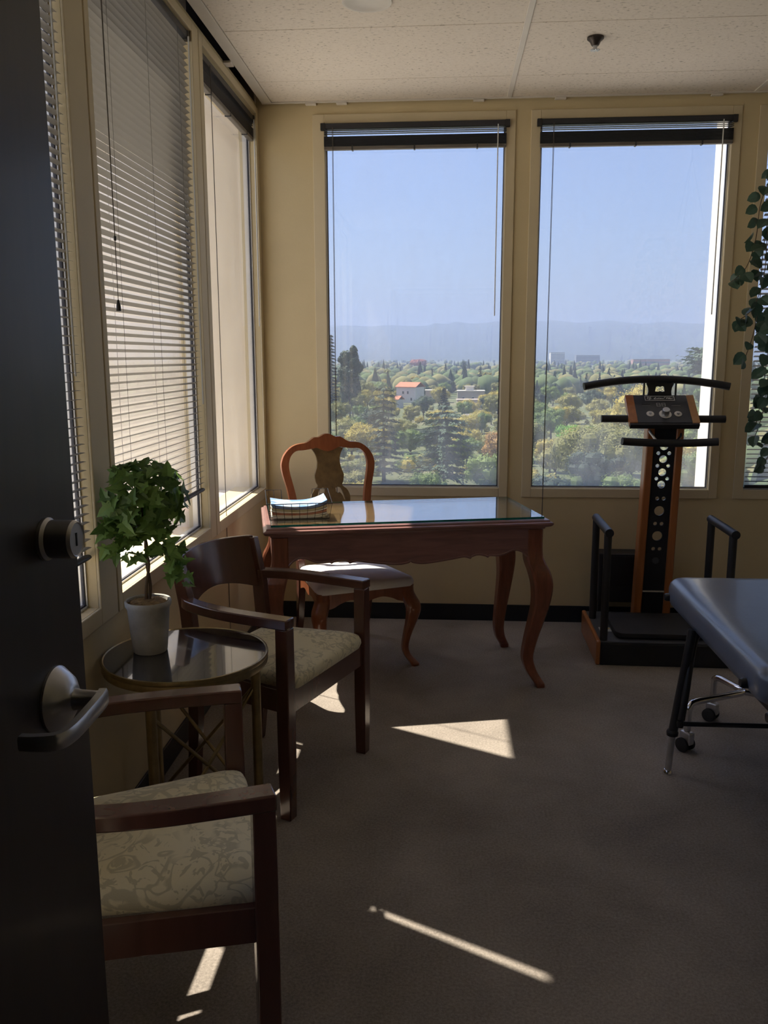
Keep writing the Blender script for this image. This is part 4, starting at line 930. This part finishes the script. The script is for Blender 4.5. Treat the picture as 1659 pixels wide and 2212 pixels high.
def broad(seed, h=12, w=11, nb=34, nl=150, ls=None):
    """unit tree: height h, crown width w"""
    rnd = random.Random(seed); mb = MB(); tk = MB()
    cz = h*.60
    for k in range(nb):
        d = Vector((rnd.gauss(0, 1), rnd.gauss(0, 1), rnd.gauss(0, 1))).normalized(); q = rnd.uniform(.45, 1)
        r = w*rnd.uniform(.11, .19); c = Vector((d.x*(w/2-r)*q, d.y*(w/2-r)*q, cz+d.z*(h*.40-r)*q))
        core(mb, c, r*.74, rnd); clump(mb, c, r*.98, rnd, nl, ls or w*.0125)
    tk.tube([(0, 0, 0), (.1, 0, h*.2), (-.1, .1, h*.5)], [w*.03, w*.024, w*.014], 7)
    for k in range(5):
        a = rnd.random()*6.28; tk.tube([(0, 0, h*.25), (math.cos(a)*w*.14, math.sin(a)*w*.14, h*.45), (math.cos(a)*w*.3, math.sin(a)*w*.3, h*.62)], [w*.014, w*.010, w*.005], 5)
    return mb, tk
def conifer(seed, h=18, w=9, lev=16, nbr=8, droop=.12, shape=lambda k: 1-k, nl=14, ls=.55, tk0=.22):
    rnd = random.Random(seed); mb = MB(); tk = MB(); tk.tube([(0, 0, 0), (0, 0, h*.97)], [h*.022, h*.004], 7)
    for L in range(lev):
        k = (L+.5)/lev; z = h*(tk0+(1-tk0)*k); rad = w/2*max(.06, shape(k))*rnd.uniform(.8, 1.12)
        for b in range(nbr):
            a = 6.283*b/nbr+rnd.random()*1.2; rr = rad*rnd.uniform(.65, 1.1); dz = -droop*rr
            e = Vector((math.cos(a)*rr, math.sin(a)*rr, dz+rnd.uniform(-.3, .3))); tk.tube([(0, 0, z), (e.x*.9, e.y*.9, z+e.z*.6+.1)], [h*.004, h*.0012], 4)
            for j in range(nl):
                f = (j+1)/nl*rnd.uniform(.8, 1.05); p = Vector((e.x*f, e.y*f, z+e.z*f*f+rnd.uniform(-.15, .25)))
                s = ls*rnd.uniform(.6, 1.2)*(1.15-.5*f); t_ = Vector((math.cos(a), math.sin(a), -.3)).normalized(); n_ = Vector((-t_.y, t_.x, rnd.gauss(0, .25))).normalized()
                p += n_*rnd.gauss(0, .10)*rr*.6
                mb.add([p-t_*s-n_*s*.5, p+t_*s*.9-n_*s*.35+Vector((0, 0, -.15*s)), p+t_*s*.8+n_*s*.4, p-t_*s*.7+n_*s*.6+Vector((0, 0, .2*s))], [(0, 1, 2, 3)])
    return mb, tk
def joined(fo, tk, name, leaf):
    n = len(fo.v); me = bpy.data.meshes.new(name); me.from_pydata(fo.v+tk.v, [], fo.f+[tuple(i+n for i in f) for f in tk.f]); me.materials.append(leaf); me.materials.append(TB)
    me.polygons.foreach_set('material_index', [0]*len(fo.f)+[1]*len(tk.f)); me.update(); return me
BR = [broad(21), broad(22, 11, 12), broad(23, 13, 10)]
CO = [conifer(31), conifer(32, 18, 7, 18, 7, .2)]
MESH = {}
for nm in ('green', 'yellow', 'olive', 'dark'):
    for i, (fo, tk) in enumerate(BR): MESH[nm, i] = joined(fo, tk, 'tree', LC[nm])
for i, (fo, tk) in enumerate(CO): MESH['conifer', i] = joined(fo, tk, 'conifer', LC['dark'])
def part_tree(name, label, cat, loc, mbs, leaf, scale=(1, 1, 1), rz=0, group=None):
    t = thing(name, label, cat, loc, rz, group); t.scale = scale
    mbs[0].build('foliage', leaf, t, fix=False); mbs[1].build('trunk', TB, t); return t
# ---- trees one can pick out
tall = lambda k: (.75+.5*k if k < .35 else 1-.75*(k-.35)/.65)
part_tree('cedar_tree', 'broad layered cedar tree low in the middle of the desk window', 'tree', (1, 160, GZ), conifer(41, 16.5, 21, 11, 14, .10, lambda k: 1-.55*k if k < .75 else .6-2.0*(k-.75), 60, .36, .12), LC['cedar'])
part_tree('pine_tree', 'tall thin dark pine between the dining chair and the cedar', 'tree', (-11.5, 170, GZ), conifer(42, 19.5, 12, 14, 10, .12, lambda k: 1-.6*k, 40, .36, .1), LC['dark'])
part_tree('redwood_tree', 'tallest broad dark evergreen standing above the horizon behind the desk', 'tree', (-36, 328, GZ), broad(43, 31, 11.5, 60, 200, .32), LC['dark'])
part_tree('redwood_tree', 'narrow dark evergreen joined to the tallest evergreen behind the desk', 'tree', (-44.5, 338, GZ), conifer(44, 34, 8, 26, 9, .12, tall, 26, .6, .05), LC['dark'])
part_tree('maple_tree', 'big yellow green tree filling the lower part of the window behind the machine', 'tree', (29, 152, GZ), broad(51, 14.5, 21, 84, 260, .17), LC['olive'])
part_tree('maple_tree', 'tall yellow leaved tree rising behind the console of the machine', 'tree', (52, 225, GZ), broad(52, 19, 21, 72, 260, .17), LC['yellow'])
part_tree('bright_tree', 'small bright green tree left of the yellow trees', 'tree', (33.5, 215, GZ), broad(53, 9, 13, 36, 260, .17), LC['bright'])
part_tree('orange_tree', 'orange leaved tree right of the cedar by the window post', 'tree', (12.5, 176, GZ), broad(54, 11.5, 9.5, 40, 260, .17), LC['orange'])
part_tree('yellow_tree', 'yellow leaved tree behind the shoulder of the dining chair', 'tree', (-17, 190, GZ), broad(55, 11.5, 12, 48, 260, .17), LC['yellow'])
part_tree('red_tree', 'single reddish tree near the horizon over the desk', 'tree', (-47, 1560, GZ), broad(56, 24, 42, 30, 60), LC['red'])
part_tree('stone_pine', 'wide crowned dark pine rising at the edge beside the white pier', 'tree', (165, 560, GZ), conifer(57, 30, 34, 9, 12, -.12, lambda k: .5+.5*math.sin(k*3.0), 22, 1.5, .45), LC['cedar'])
part_tree('spotted_tree', 'dark rounded tree standing among the conifers near the horizon', 'tree', (28, 1250, GZ), broad(58, 21, 17, 24, 60), LC['dark'])
def palm(label, loc, h):
    rnd = random.Random(int(h*10)); t = thing('palm_tree', label, 'tree', loc); MB().tube([(0, 0, 0), (.3, 0, h*.5), (.1, 0, h)], [.5, .4, .35], 7).build('trunk', TB, t)
    mb = MB()
    for k in range(26):
        a = rnd.random()*6.28; el = rnd.uniform(-.7, 1.0); P = [Vector((.1, 0, h))+Vector((math.cos(a)*f*2.9*math.cos(el), math.sin(a)*f*2.9*math.cos(el), f*2.4*math.sin(el)-1.3*f*f)) for f in (0, .35, .7, 1)]
        for i in range(3): w = Vector((-math.sin(a), math.cos(a), 0))*(.35, .5, .4)[i]; w2 = Vector((-math.sin(a), math.cos(a), 0))*(.5, .4, .05)[i]; mb.add([P[i]-w, P[i+1]-w2, P[i+1]+w2, P[i]+w], [(0, 1, 2, 3)])
    mb.build('fronds', LC['olive'], t, fix=False)
palm('palm tree with a bare trunk standing left of the white house', (-37, 560, GZ), 17)
palm('palm tree standing near the pale buildings below the horizon', (25, 600, GZ), 15)
# ---- other trees of the valley, each its own object
rnd = random.Random(77); placed = [(1, 160, 12), (-11.5, 170, 6), (-36, 328, 7), (-44.5, 338, 5), (29, 152, 9), (52, 225, 9), (33.5, 215, 6), (12.5, 176, 5), (-17, 190, 6), (-17, 440, 11), (13, 410, 13), (-4, 480, 14), (-48, 401, 8), (10, 365, 6), (165, 560, 18), (8, 300, 5), (-47, 1560, 26), (28, 1250, 12), (432, 1860, 50), (320, 2515, 35), (405, 2515, 45), (-25, 428, 8), (14.5, 452, 11), (-37, 560, 4), (25, 600, 4), (-16.5, 160, 6)]
kinds = [('green', .31), ('olive', .25), ('yellow', .19), ('dark', .12), ('conifer', .13)]
names = {'green': ('leafy_tree', 'rounded green leafy tree in the tree covered valley outside', 'green trees of the valley'), 'olive': ('leafy_tree', 'rounded olive green tree in the tree covered valley outside', 'olive trees of the valley'),
         'yellow': ('leafy_tree', 'rounded yellow tinged tree in the tree covered valley outside', 'yellow trees of the valley'), 'dark': ('leafy_tree', 'rounded dark green tree in the tree covered valley outside', 'dark trees of the valley'),
         'conifer': ('conifer_tree', 'pointed dark conifer in the tree covered valley outside', 'conifers of the valley')}
def label_for(kd, x, dist):
    xw = .993+(x-.993)*4.673/(dist+4.673); win = 'desk window' if xw < 1.38 else 'machine window'
    look = {'green': 'rounded green tree', 'olive': 'rounded olive green tree', 'yellow': 'rounded yellowish tree', 'dark': 'rounded dark green tree', 'conifer': 'pointed dark conifer'}[kd]
    third = (xw-.3)/1.03 if xw < 1.38 else (xw-1.42)/1.03
    side = 'left' if third < .2 else 'mid left' if third < .4 else 'middle' if third < .6 else 'mid right' if third < .8 else 'right'
    row = 'lowest row' if dist < 165 else 'second row' if dist < 215 else 'third row' if dist < 300 else 'house band' if dist < 430 else 'hazy band' if dist < 700 else 'far row'
    lab = '%s in the %s, %s part of the %s' % (look, row, side, win)
    return lab, 'tree', 'valley trees: '+lab
cnt = 0; tries = 0
while cnt < 250 and tries < 9000:
    tries += 1
    dist = 1/rnd.uniform(1/1150, 1/118); x = dist*rnd.uniform(-.155, .345)+1
    xw = .993+(x-.993)*4.673/(dist+4.673)
    if not (.30 < xw < 1.33 or 1.42 < xw < 2.45): continue
    if any((x-a)**2+(dist-b)**2 < (r+5.6)**2 for a, b, r in placed): continue
    # keep the sight lines to the houses open
    if 300 < dist < 425 and -20 < x < 16 and rnd.random() < .8: continue
    q = rnd.random(); acc = 0
    for kd, pb in kinds:
        acc += pb
        if q < acc: break
    if kd == 'conifer' and dist < 260: kd = 'green'
    s = rnd.uniform(.72, 1.12)
    if kd == 'conifer': s *= rnd.uniform(.75, 1.05)
    hmax = 1.0 if dist > 300 else .85
    v = rnd.randrange(3) if kd != 'conifer' else rnd.randrange(2)
    nm, lab, grp = names[kd]; o = link(bpy.data.objects.new(nm, MESH[kd, v])); o.location = (x, dist, GZ); o.rotation_euler = (0, 0, rnd.random()*6.28); o.scale = (s, s, s*hmax*rnd.uniform(.9, 1.1))
    tag(o, *label_for(kd, x, dist)); placed.append((x, dist, 5.8*s)); cnt += 1
# ---- the far tree cover nobody could count: low crowns and spires out to the hills
fo = MB(); rnd = random.Random(99)
for k in range(5200):
    dist = 1/rnd.uniform(1/4800, 1/420); x = dist*rnd.uniform(-.5, .7); h = rnd.uniform(8, 14); w = rnd.uniform(5, 8)
    if k < 700: dist = 1/rnd.uniform(1/500, 1/120); x = dist*(rnd.choice((-1, 1))*rnd.uniform(.18, .5)+(.15 if x > 0 else 0)); 
    xw = .993+(x-.993)*4.673/(dist+4.673)
    if dist < 520 and .25 < xw < 2.5: continue
    if any((x-a)**2+(dist-b)**2 < (r+w+1)**2 for a, b, r in placed): continue
    if rnd.random() < .2:
        h *= rnd.uniform(1.1, 1.7); w *= .45; rg = [[(x+w*f*math.cos(1.257*j), dist+w*f*math.sin(1.257*j), GZ+h*z) for j in range(5)] for z, f in ((0, .6), (.35, .9), (.7, .5), (1, .05))]; fo.loft(rg, mi=1)
    else:
        mi = rnd.choice((0, 0, 2)); rg = [[(x+w*f*rnd.uniform(.8, 1.15)*math.cos(.9*j), dist+w*f*rnd.uniform(.8, 1.15)*math.sin(.9*j), GZ+h*z) for j in range(7)] for z, f in ((0, .5), (.3, 1), (.62, 1.05), (.86, .75), (1, .2))]; fo.loft(rg, mi=mi)
tag(fo.build('distant_trees', [pbr('far_green', (.09, .125, .045), 1, var=.4, scale=.03), pbr('far_dark', (.035, .055, .035), 1, var=.3, scale=.03), pbr('far_olive', (.19, .18, .07), 1, var=.4, scale=.03)], None, 60, fix=False), 'band of far trees reaching to the hazy hills', 'trees', kind='stuff')

# ---- bushes and low growth between the trees
ug = MB(); rnd = random.Random(123)
for k in range(1500):
    dist = 1/rnd.uniform(1/620, 1/118); x = dist*rnd.uniform(-.19, .37)+1; r = rnd.uniform(1.0, 2.4)
    xw = .993+(x-.993)*4.673/(dist+4.673)
    if dist > 505 or not .24 < xw < 2.52 or any((x-a)**2+(dist-b)**2 < (q+r)**2 for a, b, q in placed): continue
    mi = rnd.choice((0, 1, 1, 2)); c = Vector((x, dist, GZ+r*.55)); n0 = len(ug.f)
    core(ug, c, r*.8, rnd); clump(ug, c, r*.95, rnd, 34, .30)
    ug.m[n0:] = [mi]*(len(ug.f)-n0)
tag(ug.build('undergrowth', [LC['green'], LC['olive'], LC['yellow']], fix=False), 'low bushes filling the gaps between the valley trees', 'bushes', kind='stuff')
# ---- houses and far buildings
WH = pbr('house_white', (.72, .70, .66), .9, var=.04, scale=.3); PK = pbr('house_pink_beige', (.50, .40, .34), .9, var=.05, scale=.3); TR = pbr('roof_tile_orange', (.50, .20, .11), .9, var=.2, scale=.8); GRf = pbr('roof_grey', (.33, .31, .30), .9, var=.1, scale=.5)
CRm = pbr('roof_cream', (.62, .56, .45), .9, var=.05, scale=.5); GLs = pbr('house_window', (.04, .05, .06), .2)
def house(name, label, loc, rz, L, D, H, roof, wallm, roofm, wins, rise=2.2):
    t = thing(name, label, 'house', loc, rz); MB().box(-L/2, L/2, -D/2, D/2, 0, H).build('wall', wallm, t)
    if roof == 'gable':
        mb = MB(); e = .5; pr2 = [(-D/2-e, H-.1), (0, H+rise), (D/2+e, H-.1), (0, H+rise+.35)]
        for s_ in (-1, 1): mb.add([(-L/2-e, s_*(D/2+e), H-.1), (L/2+e, s_*(D/2+e), H-.1), (L/2+e, 0, H+rise), (-L/2-e, 0, H+rise), (-L/2-e, s_*(D/2+e), H+.2), (L/2+e, s_*(D/2+e), H+.2), (L/2+e, 0, H+rise+.3), (-L/2-e, 0, H+rise+.3)], [(0, 1, 2, 3), (4, 5, 6, 7), (0, 1, 5, 4), (1, 2, 6, 5), (3, 0, 4, 7)])
        mb.build('roof', roofm, t); MB().add([(-L/2, -D/2, H), (-L/2, D/2, H), (-L/2, 0, H+rise), (-L/2+.2, -D/2, H), (-L/2+.2, D/2, H), (-L/2+.2, 0, H+rise), ], [(0, 1, 2), (3, 4, 5)]).build('gable_wall', wallm, t)
    else:
        MB().box(-L/2-.3, L/2+.3, -D/2-.3, D/2+.3, H, H+.45).build('roof', roofm, t)
        if roof == 'unit': MB().box(-L*.2, L*.1, -D*.2, D*.2, H+.45, H+2.3).build('roof_unit', WH, t); MB().box(-L*.24, L*.14, -D*.25, D*.25, H+2.3, H+2.7).build('roof_unit_cap', CRm, t)
    for (a, z, w, h) in wins:
        f = MB().box(a-w/2, a+w/2, -D/2-.06, -D/2+.02, z, z+h).build('window', WH, t); MB().box(a-w/2+.12, a+w/2-.12, -D/2-.09, -D/2-.05, z+.12, z+h-.12).build('pane', GLs, f)
    return t
house('white_house', 'white house with sloping orange tile roof among the trees', (-17, 440, GZ+2), R(-25), 11, 10, 8.0, 'gable', WH, TR, [(-1.5, 4.5, 1.2, 1.6), (1.2, 4.5, 1.2, 1.6), (3.2, 1.2, 1.2, 1.6)])
house('low_house', 'low annex with orange roof just left of the white house', (-25, 428, GZ), R(-20), 8, 7, 4.2, 'gable', WH, TR, [(0, 1.2, 1.2, 1.4)], 1.6)
house('cream_house', 'cream flat roofed house between the white house and pink building', (-4, 480, GZ), 0, 12, 9, 6.6, 'flat', PK, CRm, [(-3, 2, 1.5, 1.5), (0, 2, 1.5, 1.5), (3, 2, 1.5, 1.5)])
house('pink_building', 'wide pinkish beige building with flat roof above the cedar', (13, 410, GZ), R(3), 12.5, 8, 4.8, 'flat', PK, PK, [(4, 1, 1.6, 1.8)])
house('roof_unit_building', 'cream roofed building with rooftop box behind the pinkish building', (14.5, 452, GZ), 0, 14, 10, 7.4, 'unit', PK, CRm, [(-4, 3, 1.5, 1.6), (1, 3, 1.5, 1.6)])
house('grey_roof_house', 'grey roofed house at the foot of the tallest evergreen', (-45, 385, GZ), R(10), 11, 9, 3.6, 'gable', WH, GRf, [(0, 1, 1.4, 1.4)], 2.6)
house('small_grey_roof', 'small grey roofed shed right above the cedar branches', (9.5, 300, GZ), R(30), 4.5, 5, 3.6, 'gable', PK, GRf, [(0, 1, 1, 1)], 1.6)
def tower(name, label, x0, x1, y, z1, depth, floors, m1, m2):
    t = thing(name, label, 'building', ((x0+x1)/2, y, GZ)); L = x1-x0; H = z1-GZ
    MB().box(-L/2, L/2, 0, depth, 0, H).build('wall', m1, t)
    for k in range(floors):
        z = H*(.15+.8*k/floors); MB().box(-L/2-.4, L/2+.4, -.5, 0, z, z+H*.4/floors).build('window', m2, t)
    MB().box(-L/2-.6, L/2+.6, -.6, depth+.6, H, H+1.2).build('roof', GRf, t); return t
tower('office_tower', 'pale office block with dark window bands on the horizon', 300.7, 339.8, 2500, 10.9, 40, 7, WH, pbr('far_glass', (.25, .25, .27), .4))
tower('long_building', 'long low bluish building on the horizon', 372.7, 439, 2500, 2.9, 30, 3, pbr('far_blue', (.22, .25, .30), .8), pbr('far_glass2', (.15, .16, .2), .4))
tower('red_building', 'low reddish building under the crane on the horizon', 395, 470, 1850, -6, 25, 2, pbr('far_red', (.45, .24, .20), .9), pbr('far_glass3', (.2, .18, .18), .4))
# stone terrace strip seen through the dining chair
mb = MB(); mb.box(-3.2, 3.2, -.2, .2, 0, 1.0); mb.box(-3.4, 3.4, -.3, .3, 1.0, 1.5); o = mb.build('terrace_parapet', pbr('pink_stone', (.55, .36, .30), .8)); o.location = (-16.5, 160, GZ+3.4); tag(o, 'short pinkish terrace wall seen through the dining chair back', 'wall')

# ------------------------------------------------------------------ summer haze over the valley
m, t, o_ = newmat('valley_haze'); vs_ = N(t, 'VolumeScatter'); vs_.inputs['Density'].default_value = .00022; vs_.inputs['Color'].default_value = (.57, .71, 1.0, 1); vs_.inputs['Anisotropy'].default_value = .25
va_ = N(t, 'VolumeAbsorption'); va_.inputs['Density'].default_value = .00022; va_.inputs['Color'].default_value = (.57, .71, 1.0, 1)
ad_ = N(t, 'AddShader'); t.links.new(vs_.outputs[0], ad_.inputs[0]); t.links.new(va_.outputs[0], ad_.inputs[1]); t.links.new(ad_.outputs[0], o_.inputs['Volume'])
hz = MB().box(-9000, 9000, 70, 12500, GZ-5, 420).build('haze', m); tag(hz, 'thin blue summer haze over the valley', 'haze', kind='stuff')
